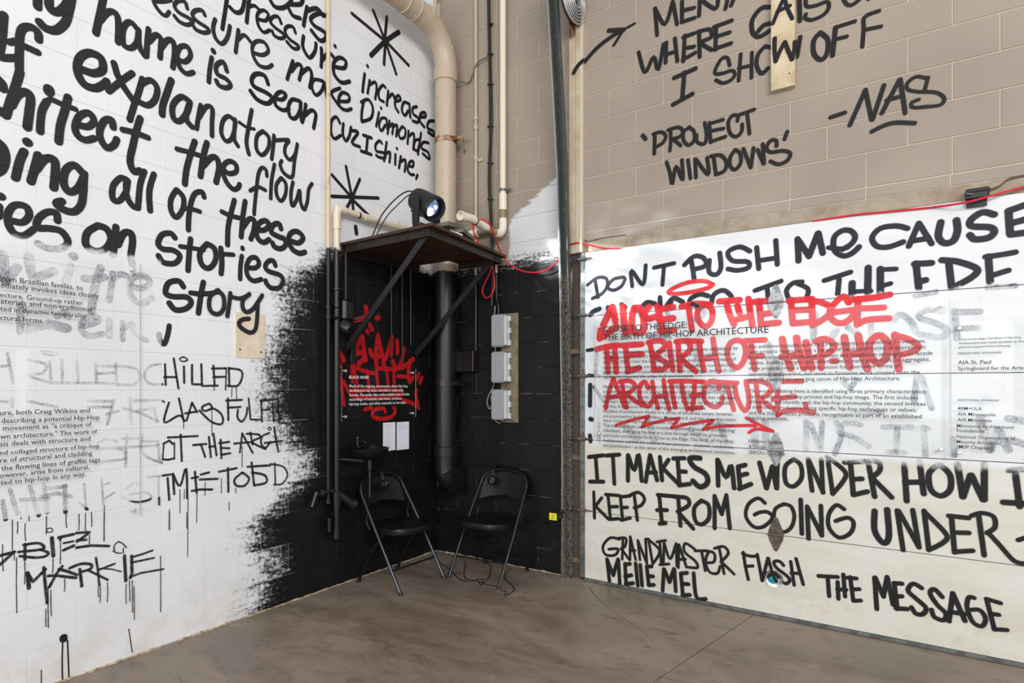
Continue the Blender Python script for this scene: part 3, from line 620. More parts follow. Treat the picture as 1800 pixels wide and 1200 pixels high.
word('L', 'mk', D2, 4, [(32, '18 720 40 850; 70 640 122 812; 210 620 272 822; 150 712 340 705; 310 600 330 800; 455 610 460 800; 320 635 460 618; 290 690 400 665 500 690'), (18, '555 730 615 780; 590 600 605 780; 712 560 725 740; 740 605 770 592; 802 660 740 702; 862 695 960 728 1058 705 1030 662 910 675; 890 630 940 592 990 602; 1038 552 1130 545; 1112 550 1118 745')], "faded whitewashed marker row 'when time first'")

# ---- right wall, above the door
M_ = (1000, 0); N_ = (1350, 0); E5 = (1250, 0); O6 = (1140, 180)
word('R', 'rb', M_, 4, [(36, '112 432 200 335 310 250 385 210'), (22, '340 235 400 200 462 165'), (38, '280 215 385 210'), (26, '315 318 370 232')], "black spray arrow pointing up and right")
word('R', 'rb', M_, 4, [(36, '34 508 62 462 100 425')], "tail of the spray arrow on the timber strips", base=.0405)
word('R', 'rb', M_, 4, [(34, '605 60 620 245; 605 60 675 170 730 10; 735 30 760 170; 795 10 795 155; 795 155 885 125; 800 75 880 55; 922 -20 915 112; 930 0 1030 62 1050 -20; 1120 -20 1100 62; 1165 -20 1140 40')], "black lettering 'mental' cut by the frame")
word('R', 'rb', M_, 4, [(34, '490 368 535 508 595 400 628 490 665 310; 685 300 680 440; 745 270 762 430; 680 385 750 362; 815 250 805 430; 805 262 880 235; 810 340 880 328; 800 420 890 370; 915 222 920 400; 905 225 990 208 1000 262 930 300 1005 352; 1035 195 1030 350; 1020 190 1145 145; 1030 260 1130 228; 1030 342 1140 305')], "black word 'where'")
word('R', 'rb', M_, 4, [(38, '1412 50 1350 60 1290 140 1292 230 1340 258 1412 215; 1330 220 1370 178 1415 165')], "black letter 'G'")
word('R', 'rb', E5, 6, [(58, '930 -20 935 220'), (48, '1000 -30 1005 65 1100 60 1220 20 1240 80 1180 160 1060 210 990 190 1000 150; 1390 -20 1430 45 1490 50 1570 -10; 1640 -40 1660 -10')], "black letters 'LS'")
word('R', 'rb', M_, 4, [(38, '740 548 890 482; 812 510 798 680; 732 735 868 660')], "black letter 'I' on its own")
word('R', 'rb', E5, 6, [(46, '195 690 170 610 105 625 42 740 55 780 130 770 220 745 250 790 200 850 120 875 50 845; 312 570 290 850; 430 555 425 820; 290 720 430 690'), (52, '570 488 495 575 480 690 530 775 600 720; 575 488 625 500; 940 390 905 600')], "black lettering 'SHO'")
word('R', 'rb', E5, 6, [(58, '1150 345 1082 430 1085 570 1160 630 1222 560 1230 420 1150 345; 1312 290 1280 585'), (50, '1310 290 1515 225; 1310 415 1430 385; 1770 115 1620 180 1610 300 1595 490; 1640 310 1790 280')], "black word 'OFF'")
word('R', 'rb', N_, 4, [(36, '440 825 540 792; 575 880 685 632; 685 632 728 840; 735 840 815 600; 800 795 925 560; 930 560 965 795; 835 705 940 675'), (30, '1125 545 1102 632; 1110 548 1040 540 980 585 985 630 1060 645 1180 650 1238 690 1215 735 1120 750 1020 755 1010 722 1060 700'), (36, '730 925 810 885 900 862 1030 866')], "black signature 'NAS' with underline")
word('R', 'rb', O6, 6, [(54, '-62 350 -32 384'), (50, '65 330 65 400 60 540'), (46, '50 335 130 312 180 350 155 420 80 470; 230 290 235 400 225 508; 205 292 310 262 362 300 330 360 250 385; 255 385 340 455; 430 262 372 310 370 400 422 450 480 400 480 310 430 262; 592 215 612 330 600 420 560 440 510 410 508 345; 640 215 655 420; 650 222 785 182; 660 300 790 275; 655 415 812 360; 938 195 940 142 885 140 842 210 858 320 920 362 980 310 988 230; 935 140 1115 75; 1042 130 1065 328')], "black word 'PROJECT' with opening quote mark")
word('R', 'rb', O6, 6, [(48, '190 630 225 740 250 860 290 675 360 820 352 608; 415 608 442 800; 490 600 500 790; 500 600 630 762 618 585; 685 570 710 752; 655 568 760 558 820 630 800 720 710 760; 912 500 862 580 862 670 912 708 970 640 968 540 915 500; 1000 490 1078 685; 1078 685 1108 480; 1150 500 1215 645; 1218 645 1205 440; 1350 460 1345 402 1285 405 1245 480 1290 525 1420 510 1495 540 1460 615 1370 652 1285 620; 1462 310 1435 388')], "black word 'WINDOWS' with closing quote mark")

# ---- garage door
P_ = (1000, 350); Q_ = (1350, 300); R_ = (1000, 600); S_ = (1350, 600); U_ = (1000, 850); V_ = (1350, 850); X_ = (1290, 900); Y_ = (1000, 500); Z_ = (1300, 500); T2 = (1000, 630); W2 = (1250, 630)
word('D', 'db', P_, 4, [(28, '185 575 205 690; 130 602 200 552 262 558 268 615 230 665 165 698; 385 548 315 562 272 615 310 640 368 612 395 560'), (32, '445 612 440 502 520 600 540 465; 598 482 740 450; 668 475 658 602')], "blue-black word 'DONT'")
word('D', 'db', P_, 4, [(38, '862 440 880 555; 812 462 880 402 945 412 962 465 885 492; 988 430 985 510 1035 530 1068 480 1060 378; 1272 365 1200 335 1118 372 1150 432 1255 440 1262 480 1185 500 1118 490; 1320 340 1335 488; 1455 290 1465 458; 1330 432 1462 412')], "black word 'PUSH'")
word('D', 'db', Q_, 4, [(46, '208 480 215 632; 215 492 288 600; 288 600 350 440; 355 440 385 578'), (42, '525 552 590 510 612 460 580 422 520 422 465 470 468 560 530 598 590 580 640 535'), (36, '425 540 500 548 560 540')], "black word 'ME'")
word('D', 'db', Q_, 4, [(42, '980 405 900 388 790 405 732 470 765 530 850 535 950 500; 990 530 1060 370; 1062 370 1150 512; 1020 492 1130 475'), (50, '1215 362 1198 460 1240 508 1305 490 1332 420 1325 348; 1590 308 1510 292 1430 342 1430 388 1560 398 1590 430 1550 470 1455 482 1420 452; 1692 292 1702 440; 1690 282 1810 240; 1700 372 1810 342; 1705 448 1810 435')], "black word 'CAUSE'")
word('D', 'db', P_, 4, [(38, '515 752 552 725 605 735; 640 690 642 750; 690 745 735 695 800 722; 980 680 920 668 855 700 850 745; 1002 730 1020 670 1085 640 1140 680 1132 712; 150 812 170 790 215 770; 275 760 285 800; 370 740 395 760'), (36, '560 740 500 800 540 860; 640 740 650 860; 720 720 690 800 760 850; 870 740 960 800 880 850')], "black word 'CLOSER' half under red paint")
word('D', 'db', P_, 4, [(36, '1308 642 1492 575; 1395 630 1402 700 1412 760; 1545 700 1530 640 1575 590 1640 580; 1600 590 1680 630 1672 690')], "black word 'TO'")
word('D', 'db', Q_, 4, [(38, '395 772 580 712; 500 762 490 870'), (50, '592 790 590 868; 705 682 700 868; 790 690 790 862'), (36, '590 850 722 845; 785 695 900 690; 790 812 862 792')], "black word 'THE' on the top door panel")
word('D', 'db', Q_, 4, [(48, '1040 650 1060 825; 1030 655 1150 648; 1060 780 1108 768; 1270 635 1290 810; 1222 628 1340 640 1470 690 1430 750 1290 825; 1550 602 1562 780'), (42, '1530 605 1640 590 1740 572; 1560 740 1690 700; 1545 822 1740 810; 1035 880 1180 852')], "black letters 'EDE'")
word('D', 'db', Q_, 4, [(48, '870 1060 930 1010 1005 1060 1035 1130; 1235 990 1120 978 1060 1030 1190 1075 1260 1125 1210 1172 1060 1150; 1310 985 1330 1180; 1310 995 1490 990; 1330 1110 1470 1105; 330 1010 320 1185; 480 1120 440 1185; 720 1050 730 1200; 560 1100 620 1130')], "faded lettering 'LOSE' under the white coat")
word('D', 'db', S_, 4, [(42, '1050 240 1025 420; 1080 250 1150 470; 530 290 580 330; 620 270 580 330; 600 500 800 500; 270 560 265 760; 300 580 360 740; 380 570 370 760; 480 570 520 640 470 790; 650 585 540 575 500 640 600 670 710 740; 812 602 1010 600; 910 610 900 770; 840 775 960 782; 1000 612 1120 612; 1092 600 1108 800; 1300 680 1312 800'), (56, '1490 540 1560 760; 1560 760 1620 620; 1620 620 1690 760; 1690 540 1800 560; 1700 690 1800 720')], "faded lettering 'MAKES IT' under the white coat")
word('D', 'db', R_, 4, [(56, '300 -60 310 10; 560 -40 700 -20; 880 0 900 120; 1400 20 1420 200; 760 290 840 400; 1300 560 1310 720; 1380 560 1390 730; 560 560 600 700; 860 620 1000 700; 1060 560 1100 700; 400 600 480 680; 950 320 1120 330'), (30, '200 60 190 220; 210 500 212 700; 180 320 240 420')], "faded smears of old lettering under the white coat")
word('D', 'db', R_, 4, [(36, '150 305 148 450; 150 545 162 548; 148 662 152 700'), (28, '130 62 178 55; 140 238 215 245')], "black spray dashes at the left edge of the door")
word('D', 'dk', R_, 4, [(34, '140 812 240 800; 188 812 200 970; 148 985 242 985; 262 802 355 795; 310 812 320 1000')], "black word 'IT'")
word('D', 'dk', R_, 4, [(36, '415 800 415 978; 418 800 460 905 490 792 512 980; 540 985 570 800; 572 800 620 975; 548 920 612 920; 640 812 655 975; 700 832 650 905; 655 885 770 1000; 765 822 778 1010; 735 822 812 820; 780 912 822 915; 775 1010 850 1002'), (44, '922 820 850 820 880 880 960 930 975 990 925 1022 872 980')], "black word 'MAKES'")
word('D', 'dk', R_, 4, [(38, '1045 832 1050 1012; 1052 840 1105 955 1140 870 1162 1030; 1190 882 1205 1035; 1190 880 1240 868; 1200 942 1252 930; 1198 1035 1280 1002')], "black word 'ME' before 'WONDER'")
word('D', 'dk', R_, 4, [(38, '1340 852 1388 1030; 1390 1030 1430 880; 1432 880 1460 1030; 1462 1030 1465 850')], "black letter 'W'")
word('D', 'dk', S_, 4, [(36, '182 828 122 880 125 990 180 1018 235 960 230 870 182 828; 280 822 310 1048; 285 830 388 1060; 385 1060 375 822; 420 822 455 1070; 410 808 470 850 545 920 530 980 455 1070'), (40, '580 850 600 1072; 540 850 680 842; 600 968 660 965; 600 1078 698 1055; 705 850 750 1090; 690 840 775 845 785 905 725 960; 735 960 870 1095')], "black lettering 'ONDER'")
word('D', 'dk', S_, 4, [(44, '958 860 975 1120; 1065 840 1095 1070; 965 990 1090 988; 1192 868 1132 930 1145 1040 1215 1085 1280 1040 1280 940 1215 870'), (48, '1332 862 1370 1090; 1370 1090 1425 940; 1430 940 1512 1110; 1522 862 1520 1110'), (46, '1655 1130 1820 1140; 1740 930 1770 1160; 1690 905 1820 895')], "black words 'HOW I'")
word('D', 'dk', U_, 4, [(28, '175 58 180 240; 230 100 180 165; 190 160 275 245; 275 80 292 245; 258 75 350 82; 290 162 342 160; 282 250 352 245; 362 85 378 255; 362 92 430 85; 370 168 412 165; 368 255 432 240; 460 80 482 255; 430 80 490 60 532 102 510 150 460 168')], "black word 'KEEP'")
word('D', 'dk', U_, 4, [(34, '635 82 655 280; 625 78 755 90; 620 185 690 185; 638 280 680 276; 768 90 785 295; 745 92 830 100 842 150 765 195; 770 200 875 315; 932 118 882 170 890 260 935 285 985 240 982 150 932 118; 1025 85 1025 312; 1028 95 1075 212; 1075 212 1108 80; 1108 85 1132 312')], "black word 'FROM'")
word('D', 'dk', U_, 4, [(30, '1378 135 1330 102 1262 145 1245 230 1300 302 1370 300 1432 240 1400 200 1345 200 1305 218; 1512 142 1450 180 1448 270 1500 338 1560 310 1585 230 1562 160 1512 142'), (36, '1630 112 1638 350')], "black lettering 'GOI'")
word('D', 'dk', V_, 4, [(36, '275 160 285 385; 278 165 378 362; 378 362 372 155'), (33, '535 178 480 150 428 215 430 310 500 378 580 345 602 275 560 238 475 262')], "black letters 'NG'")
word('D', 'dk', V_, 4, [(46, '750 192 750 330 810 415 850 370 838 182'), (38, '908 188 950 465; 918 190 1062 445; 1062 445 1018 185; 1098 190 1130 460; 1098 195 1250 350 1235 410 1130 465; 1290 230 1312 482; 1270 225 1410 240; 1300 342 1412 345; 1312 478 1440 470; 1480 215 1520 502'), (36, '1430 225 1500 205 1585 230 1595 305 1540 345; 1545 340 1620 420 1730 540 1820 562; 1760 395 1820 375')], "black word 'UNDER' with a long tail")
word('D', 'dk', (1000, 847), 4, [(23, '355 402 290 392 240 450 258 510 325 512 345 470 280 472; 380 400 375 542; 345 395 400 395 395 450 365 470; 370 470 425 545; 432 385 430 545; 432 385 470 545; 430 482 465 480; 485 410 500 545; 487 415 548 570; 548 570 540 400; 560 400 590 575; 555 400 638 480 598 565; 640 420 650 575; 620 420 680 410; 640 580 705 575; 670 430 665 580; 672 430 712 540 755 432; 755 432 760 590; 770 600 775 440; 775 440 828 598; 765 545 820 540; 885 470 820 430 815 490 890 555 905 600 845 598; 888 482 975 482; 935 490 960 622; 960 565 1020 560 1025 505 985 490 962 560 990 630 1045 640 1065 590; 1058 460 1092 642; 1025 465 1090 452 1122 500 1070 560; 1075 560 1162 645')], "black word 'GRANDMASTER'")
word('D', 'dk', X_, 7.5, [(50, '125 530 150 700 190 885; 115 545 200 575 275 580; 150 712 250 708; 308 555 340 720 372 900; 375 900 450 605; 455 605 500 770 560 900; 655 700 600 645 530 655 560 730 690 830 738 890 700 940 660 930; 750 650 795 960; 820 610 870 790 915 950; 755 802 870 805')], "black word 'FLASH'")
word('D', 'dk', X_, 7.5, [(46, '500 790 520 840 560 915; 450 850 520 800 590 860')], 'black spray overlapping the turquoise disc', base=.0315, parent=plate, name='painted_stroke')
word('D', 'dk', (1000, 840), 4, [(32, '268 570 285 722; 270 575 312 682; 312 682 345 572; 348 572 358 742; 395 602 402 742; 395 608 430 602; 395 692 440 682; 400 745 452 738; 470 600 485 755; 502 610 515 755; 548 622 562 752; 550 622 582 620; 560 690 592 690; 560 752 598 750; 668 640 660 790; 672 640 708 730; 708 730 740 638; 742 640 752 795; 788 670 802 822; 790 670 832 665; 800 742 842 745; 800 822 852 820; 878 668 898 835 962 848')], "black words 'MELLE MEL'")
word('D', 'dk', V_, 4, [(32, '355 648 490 655; 420 660 430 790; 490 690 495 808; 530 638 542 792; 488 742 550 745; 578 655 600 822; 558 660 622 665; 588 742 642 740; 602 822 652 820')], "black word 'THE' on the bottom door panel")
word('D', 'dk', V_, 4, [(36, '750 660 765 880; 755 660 812 792; 812 792 838 655; 840 660 880 850; 888 698 908 880; 888 698 942 702; 900 792 942 790; 900 875 980 880; 1080 732 1020 702 985 750 1040 805 1110 870 1090 915 1040 912 1010 868; 1225 795 1170 740 1140 770 1190 850 1250 910 1235 958 1170 935 1150 885'), (38, '1272 965 1300 770; 1300 770 1385 962; 1285 900 1385 915'), (34, '1450 802 1412 798 1400 870 1440 970 1505 1000 1530 945 1490 888 1430 885; 1540 820 1592 1022; 1535 808 1635 838; 1570 912 1622 920; 1590 1022 1680 1026')], "black word 'MESSAGE'")

word('D', 'rd', P_, 4, [(32, '1010 598 950 575 850 582 755 615 697 655 760 665 880 648 980 622 1012 598')], "red halo ring above 'CLOSE'", lift=.001, name='painted_ring')
word('D', 'rd', Y_, 6, [(80, '455 240 400 350 335 490 325 565; 330 560 400 520 500 440; 460 240 490 380; 568 235 580 380 600 510; 690 250 665 340 670 480 720 510; 700 250 760 260 790 380 780 500'), (72, '850 235 800 300 830 360 930 330; 930 230 970 380 985 500; 940 262 1100 238; 950 370 1100 355; 960 490 1110 480')], "red word 'CLOSE'", lift=.001)
word('D', 'rd', Y_, 6, [(66, '1185 232 1340 200 1490 210; 1262 240 1280 360 1298 480; 1370 240 1355 350 1430 442 1500 390 1510 270 1450 215 1372 240')], "red word 'TO'", lift=.001)
word('D', 'rd', P_, 4, [(46, '1055 718 1200 708; 1110 740 1130 810 1160 880; 1185 750 1200 800; 1262 700 1275 790 1290 890; 1165 850 1280 820; 1335 715 1345 800 1350 880; 1300 722 1460 710; 1345 812 1465 792; 1355 880 1475 868')], "red word 'THE' in the top line", lift=.001)
word('D', 'rd', Z_, 6, [(68, '545 160 550 290 565 412; 520 172 640 160 745 155; 560 272 720 265; 560 410 760 392; 760 150 765 290 770 430; 765 170 870 190 970 250 920 340 770 430; 1150 190 1100 125 1010 190 950 290 980 370 1060 408 1160 370 1220 280; 1000 292 1200 265; 1250 150 1245 290 1240 420; 1200 160 1400 140 1585 105; 1260 252 1520 242; 1240 422 1350 372 1575 355')], "red word 'EDGE'", lift=.001)
word('D', 'rd', Y_, 6, [(66, '290 682 400 655 520 640; 398 660 412 920; 482 650 500 920; 410 782 500 775; 598 650 610 780 625 915; 560 642 770 628; 610 745 770 732; 620 915 745 878')], "red word 'THE' in the middle line", lift=.001)
word('D', 'rd', Y_, 6, [(62, '855 620 880 760 900 900; 835 612 960 592 1015 650 900 755; 900 755 1030 830 1000 890 890 900; 1060 620 1075 760 1095 900; 1150 612 1160 750 1172 905; 1130 602 1250 600 1275 690 1170 775; 1175 775 1260 850 1340 915; 1240 592 1400 600; 1375 620 1395 760 1425 905; 1520 572 1545 740 1580 912; 1400 790 1545 762')], "red word 'BIRTH'", lift=.001)
word('D', 'rd', Z_, 6, [(62, '-30 585 -100 620 -130 730 -80 850 -10 870 50 790 65 680 30 605 -30 585; 120 600 135 750 162 895; 60 592 265 582; 105 758 240 752')], "red word 'OF'", lift=.001)
word('D', 'rd', Z_, 6, [(76, '450 575 480 720 540 885; 600 562 630 720 682 880; 445 765 640 745; 700 610 725 740 762 878'), (68, '850 600 858 740 862 880; 800 600 900 572 1000 640 940 722 800 765; 975 805 1020 805'), (76, '1105 555 1130 720 1162 870; 1250 535 1290 720 1348 890; 1115 740 1300 725; 1450 540 1370 620 1380 750 1460 830 1545 770 1560 620 1500 545 1450 540; 1640 530 1655 720 1680 890'), (68, '1638 535 1780 575 1880 645 1840 700 1680 745')], "red words 'HIP-HOP'", lift=.001)
word('D', 'rd', T2, 6, [(52, '388 520 420 360 468 212; 470 210 520 340 590 510; 415 412 550 390; 560 250 580 380 610 515; 535 245 640 235 702 290 640 355 590 370; 600 370 690 440 775 490; 838 312 800 245 745 300 755 430 830 505 885 440; 880 245 900 380 942 520; 1000 230 1020 380 1058 535; 900 405 1035 390; 1080 250 1095 380 1122 512; 1060 240 1250 238 1430 245; 1190 260 1210 400 1250 530; 1325 255 1320 400 1300 540; 1290 390 1430 375; 1270 525 1400 515; 1580 320 1570 260 1500 238 1430 320 1440 450 1540 512 1605 470 1622 400; 1480 242 1640 250 1775 258; 1660 262 1700 400 1740 540')], "red lettering 'ARCHITECT'", lift=.001)
word('D', 'rd', W2, 6, [(54, '245 260 280 430 355 550 400 450 368 240; 472 250 490 400 510 548; 400 240 540 245 640 310 580 390 490 430; 510 430 600 490 700 555; 700 250 700 420 705 595; 640 248 800 240 955 240; 655 430 780 412 885 402; 700 592 780 552 930 545 1080 568; 998 482 1000 545')], "red lettering 'URE'", lift=.001)
word('D', 'rd', T2, 6, [(36, '500 702 660 650 840 608; 840 608 772 718; 772 718 960 660 1160 632; 1160 632 1080 732; 1080 732 1300 680 1520 652; 1520 652 1420 745; 1420 745 1600 715 1900 705 1960 710; 1870 625 1990 690 2150 765; 1900 780 1980 742 2150 765')], "red zigzag arrow under 'ARCHITECTURE'", lift=.001, name='painted_arrow')

N1 = (580, 520); N2 = (580, 640); K8 = 8.571
word('L', 'rk', N1, K8, [(84, '540 170 552 270 530 320; 350 370 520 330; 735 322 700 335; 600 440 635 500; 560 530 570 550; 345 600 340 720; 480 610 400 780 340 880 350 1020 370 1180; 490 620 510 800 540 960; 340 900 460 850 530 920 430 1020; 720 590 690 860 700 1050; 720 600 780 880; 600 820 650 910 790 900; 930 620 920 880; 930 640 850 900 800 1000 830 1100; 1008 680 1015 850; 940 980 1000 1080 1150 1040 1250 950; 1110 800 1080 960 1040 1080; 1200 980 1180 1150; 160 860 200 970; 120 1000 140 1050')], "red spray tag on the black corner wall")
word('L', 'rk', N2, K8, [(66, '330 0 340 260; 420 60 560 120 700 140; 400 200 400 420; 560 100 590 400; 700 100 720 330; 850 60 875 300; 960 120 970 330; 700 60 1000 80; 1020 180 1200 190; 1200 -20 1180 180 1200 270 1250 190; 150 160 170 330 210 610; 200 260 290 430; 1338 140 1312 215; 1385 200 1350 280; 1302 390 1292 432; 1290 450 1335 660; 1090 540 1200 570 1300 630; 330 400 700 380 1090 400; 330 480 700 500 1090 460; 520 680 620 650; 830 720 800 665 700 672 635 730 665 800 800 822 930 785 978 700 955 650')], "lower half of the red spray tag", lift=.0006)

# ================================================================== things
V = Vector
M_PIPE = split_mat('drain_pipe_paint', srgb(186, 168, 146), BLACK, 2.43, .42, var=srgb(170, 148, 122))
M_TANPIPE = split_mat('conduit_paint', srgb(188, 172, 150), BLACK, 2.40, .45, var=srgb(168, 148, 124))
M_PVC = split_mat('pvc_paint', srgb(222, 208, 186), BLACK, 2.44, .4, var=srgb(208, 190, 162))
M_POLE = split_mat('rusty_pole_paint', srgb(214, 190, 156), BLACK, 2.44, .5, var=srgb(150, 108, 70))
M_BLK = plain('black_gloss_paint', srgb(14, 14, 15), .35, var=srgb(22, 21, 22), scale=30)
M_BLKP = plain('black_plastic', srgb(13, 13, 14), .45)
M_CABLE = plain('black_cable', srgb(24, 24, 24), .5)
M_WHITEC = plain('pvc_cream', srgb(226, 216, 198), .45)
M_OLIVE = plain('olive_primer', srgb(140, 122, 84), .5)

# big drain pipe in the corner
PX, PY, PRR = .20, -.12, .09
zt = 4.30
pp = thing('drain_pipe', (PX, PY, 0.0), 'fat drain pipe in the corner, tan above and black below, elbowed at the top', 'pipe')
pipe = MB().tube([(PX, PY, .84), (PX, PY, 1.5), (PX, PY, 2.44), (PX, PY, zt-.16)], PRR, 32).build('pipe_shaft', M_PIPE, pp, smooth=True)
el = [V((PX, PY, zt-.20)), V((PX, PY-.0, zt-.10)), V((PX, PY-.05, zt+.03)), V((PX, PY-.16, zt+.13)), V((PX, PY-.32, zt+.17))]
MB().tube(catmull(el, 6), PRR*1.03, 32).build('top_elbow', M_PIPE, pp, smooth=True)
MB().tube([(PX, PY-.30, zt+.17), (PX, -2.0, zt+.19)], PRR, 32).build('horizontal_run', M_PIPE, pp, smooth=True)
for y in (-.33, -.50, -.62, -.80, -.86, -.92, -1.20):
    MB().lathe([(PRR+.002, 0), (PRR+.009, .004), (PRR+.009, .05 if y in (-.33, -.80) else .012), (PRR+.002, .054 if y in (-.33, -.80) else .016)], (PX, y, zt+.175), (0, -1, 0), 32).build('joint_band', M_PIPE, pp, smooth=True)
MB().lathe([(PRR, 0), (PRR+.010, .004), (PRR+.010, .10), (PRR, .104)], (PX, PY, zt-.26), (0, 0, 1), 32).build('coupling', M_PIPE, pp, smooth=True)
MB().lathe([(PRR, 0), (PRR+.012, .004), (PRR+.012, .085), (PRR, .09)], (PX, PY, .86), (0, 0, 1), 32).build('coupling', M_PIPE, pp, smooth=True)
MB().tube(catmull([V((PX, PY, .86)), V((PX, PY, .78)), V((PX+.01, PY, .71)), V((PX+.05, PY-.005, .67)), V((PX+.10, PY-.005, .66))], 6), PRR*1.04, 32).build('bottom_elbow', M_PIPE, pp, smooth=True)
MB().lathe([(PRR, 0), (PRR+.018, .004), (PRR+.018, .035), (PRR*.9, .04)], (PX+.10, PY-.005, .66), (1, 0, 0), 32).build('elbow_rim', M_PIPE, pp, smooth=True)
M_CLAMP = plain('rusty_clamp', srgb(112, 62, 44), .7, .3, var=srgb(206, 186, 152), scale=18)
def clamp(z, m):
    c = MB().lathe([(PRR, 0), (PRR+.008, 0), (PRR+.008, .042), (PRR, .042)], (PX, PY, z), (0, 0, 1), 32)
    c.box((PX+PRR, PY-.02, z+.004), (PX+PRR+.075, PY-.012, z+.038)).box((PX+PRR, PY+.012, z+.004), (PX+PRR+.09, PY+.02, z+.038))
    c.tube([(PX+PRR+.05, PY-.04, z+.02), (PX+PRR+.05, PY+.04, z+.02)], .006, 8)
    c.tube([(PX+PRR+.02, -.0, z-.06), (PX+PRR+.10, PY, z+.01)], .005, 6)
    return c.build('pipe_clamp', m, pp)
clamp(3.52, M_CLAMP); clamp(1.46, M_BLK)

# rusty pole and pvc stack on the left wall
yp = PL(577, 300, .05).y
pl = thing('vertical_pole', (.05, yp, 1.0), 'thin rusty cream pole on the left wall, painted black lower down', 'pipe')
MB().tube([(.05, yp, .62), (.05, yp, 2.0), (.05, yp, 5.0)], .0145, 14).build('pole_shaft', M_POLE, pl, smooth=True)
for z in (.62, 1.93, 2.0): MB().lathe([(.0145, 0), (.021, .003), (.021, .03), (.0145, .033)], (.05, yp, z), (0, 0, 1), 14).build('pole_collar', M_POLE, pl, smooth=True)
y2 = PL(591, 300, .05).y; zh = 2.735
pv = thing('waste_pipe', (.06, y2, 1.0), 'cream plastic waste pipe elbowing off the left wall towards the corner', 'pipe')
MB().tube(catmull([V((.055, y2, .42)), V((.055, y2, 1.2)), V((.055, y2, 1.9)), V((.055, y2, zh-.06)), V((.055, y2+.012, zh-.012)), V((.055, y2+.05, zh)), V((.055, y2+.3, zh)), V((.055, -.06, zh))], 6), .0235, 18).build('pipe_run', M_PVC, pv, smooth=True)
MB().tube([(.055, y2, zh-.15), (.055, y2, zh-.06)], .029, 18).tube(catmull([V((.055, y2, zh-.07)), V((.055, y2+.002, zh-.03)), V((.055, y2+.03, zh-.002)), V((.055, y2+.075, zh))], 5), .030, 18).build('white_elbow', M_PVC, pv, smooth=True)
MB().tube([(.055, y2+.26, zh), (.055, y2+.34, zh)], .029, 18).build('sleeve', M_PVC, pv, smooth=True)
MB().lathe([(.0235, 0), (.0252, .001), (.0252, .014), (.0235, .015)], (.055, y2+.20, zh), (0, 1, 0), 18).build('black_tape', M_BLKP, pv)
for t in (.62, .70): MB().box((.05, y2+t, zh+.02), (.056, y2+t+.02, zh+.055), .004).build('pipe_lug', M_PVC, pv)
MB().lathe([(.0235, 0), (.033, .004), (.033, .02), (.0235, .024)], (.055, y2, 2.14), (0, 0, 1), 18).build('pipe_flange', M_PVC, pv, smooth=True)
# lower y-branch and clean-out
lb = MB().tube([(.055, y2, .70), (.055, y2, .60)], .034, 16).tube([(.055, y2, .69), (.10, y2+.10, .60)], .030, 16)
lb.lathe([(.030, 0), (.042, .003), (.042, .04), (.034, .045)], (.095, y2+.09, .61), (.4, .8, -.6), 16)
lb.tube([(.05, y2-.02, .71), (.05, yp-.10, .70)], .020, 12).tube([(.05, yp-.10, .72), (.05, yp-.14, .62)], .018, 12)
lb.lathe([(.024, 0), (.032, .004), (.032, .03), (.024, .034)], (.05, yp-.04, .705), (0, -1, 0), 8)
lb.build('branch_fitting', M_BLK, pv, smooth=True)
MB().tube([(.055, y2, .36), (.055, y2, .46)], .030, 16).tube([(.055, yp+.005, .42), (.055, yp+.005, .52)], .016, 12).build('end_cap', M_BLK, pv, smooth=True)

# black valve box between the pipes and the shelf
vb = thing('valve_box', (.07, -1.11, 1.85), 'lumpy black-painted meter box mounted beside the pipes under the shelf', 'meter')
MB().box((.0, -1.135, 1.93), (.10, -1.03, 2.09), .018).build('housing', M_BLK, vb)
MB().lathe([(.045, 0), (.058, .01), (.058, .06), (.046, .085), (.03, .09)], (.045, -1.10, 1.90), (.75, .15, -.4), 20).build('meter_dial', M_BLK, vb, smooth=True)
MB().tube([(.07, -1.14, 1.96), (.07, -1.19, 1.94), (.07, -1.21, 1.95)], .012, 10).build('union_nut', M_BLK, vb, smooth=True)
MB().tube([(.07, -1.03, 1.94), (.08, -1.0, 1.95), (.10, -.98, 1.97)], .010, 10).build('union_nut', M_BLK, vb, smooth=True)
MB().tube(catmull([V((.04, -1.19, 2.06)), V((.07, -1.185, 2.02)), V((.07, -1.165, 2.03)), V((.05, -1.15, 2.08))], 5), .006, 8).build('hook', M_BLK, vb)
MB().tube([(.03, -1.06, 2.45), (.03, -1.06, 2.07)], .008, 8).build('feed_tube', plain('brassy_tube', srgb(92, 80, 62), .4, .6), vb, smooth=True)
MB().box((.002, -1.01, 1.63), (.035, -.965, 1.82), .003).build('mounting_strip', M_BLKP, vb)

# thin black pipes under the shelf
for i, (px, z0, z1, r) in enumerate(((688, 1.68, 2.44, .006), (707, 1.66, 2.44, .006), (722, 1.80, 2.44, .007))):
    p = PL(px, 560, .03)
    o = MB().tube([(.03, p.y, z0), (.03, p.y, z1)], r, 10).build('thin_pipe', M_BLK if i < 2 else plain('brassy_pipe', srgb(60, 50, 38), .5, .3), smooth=True)
    o['label'] = ['first thin black riser left of the drain pipe under the shelf', 'middle thin black riser under the shelf', 'thin brownish riser nearest the drain pipe under the shelf'][i]; o['category'] = 'pipe'; o['group'] = 'thin risers under the shelf'

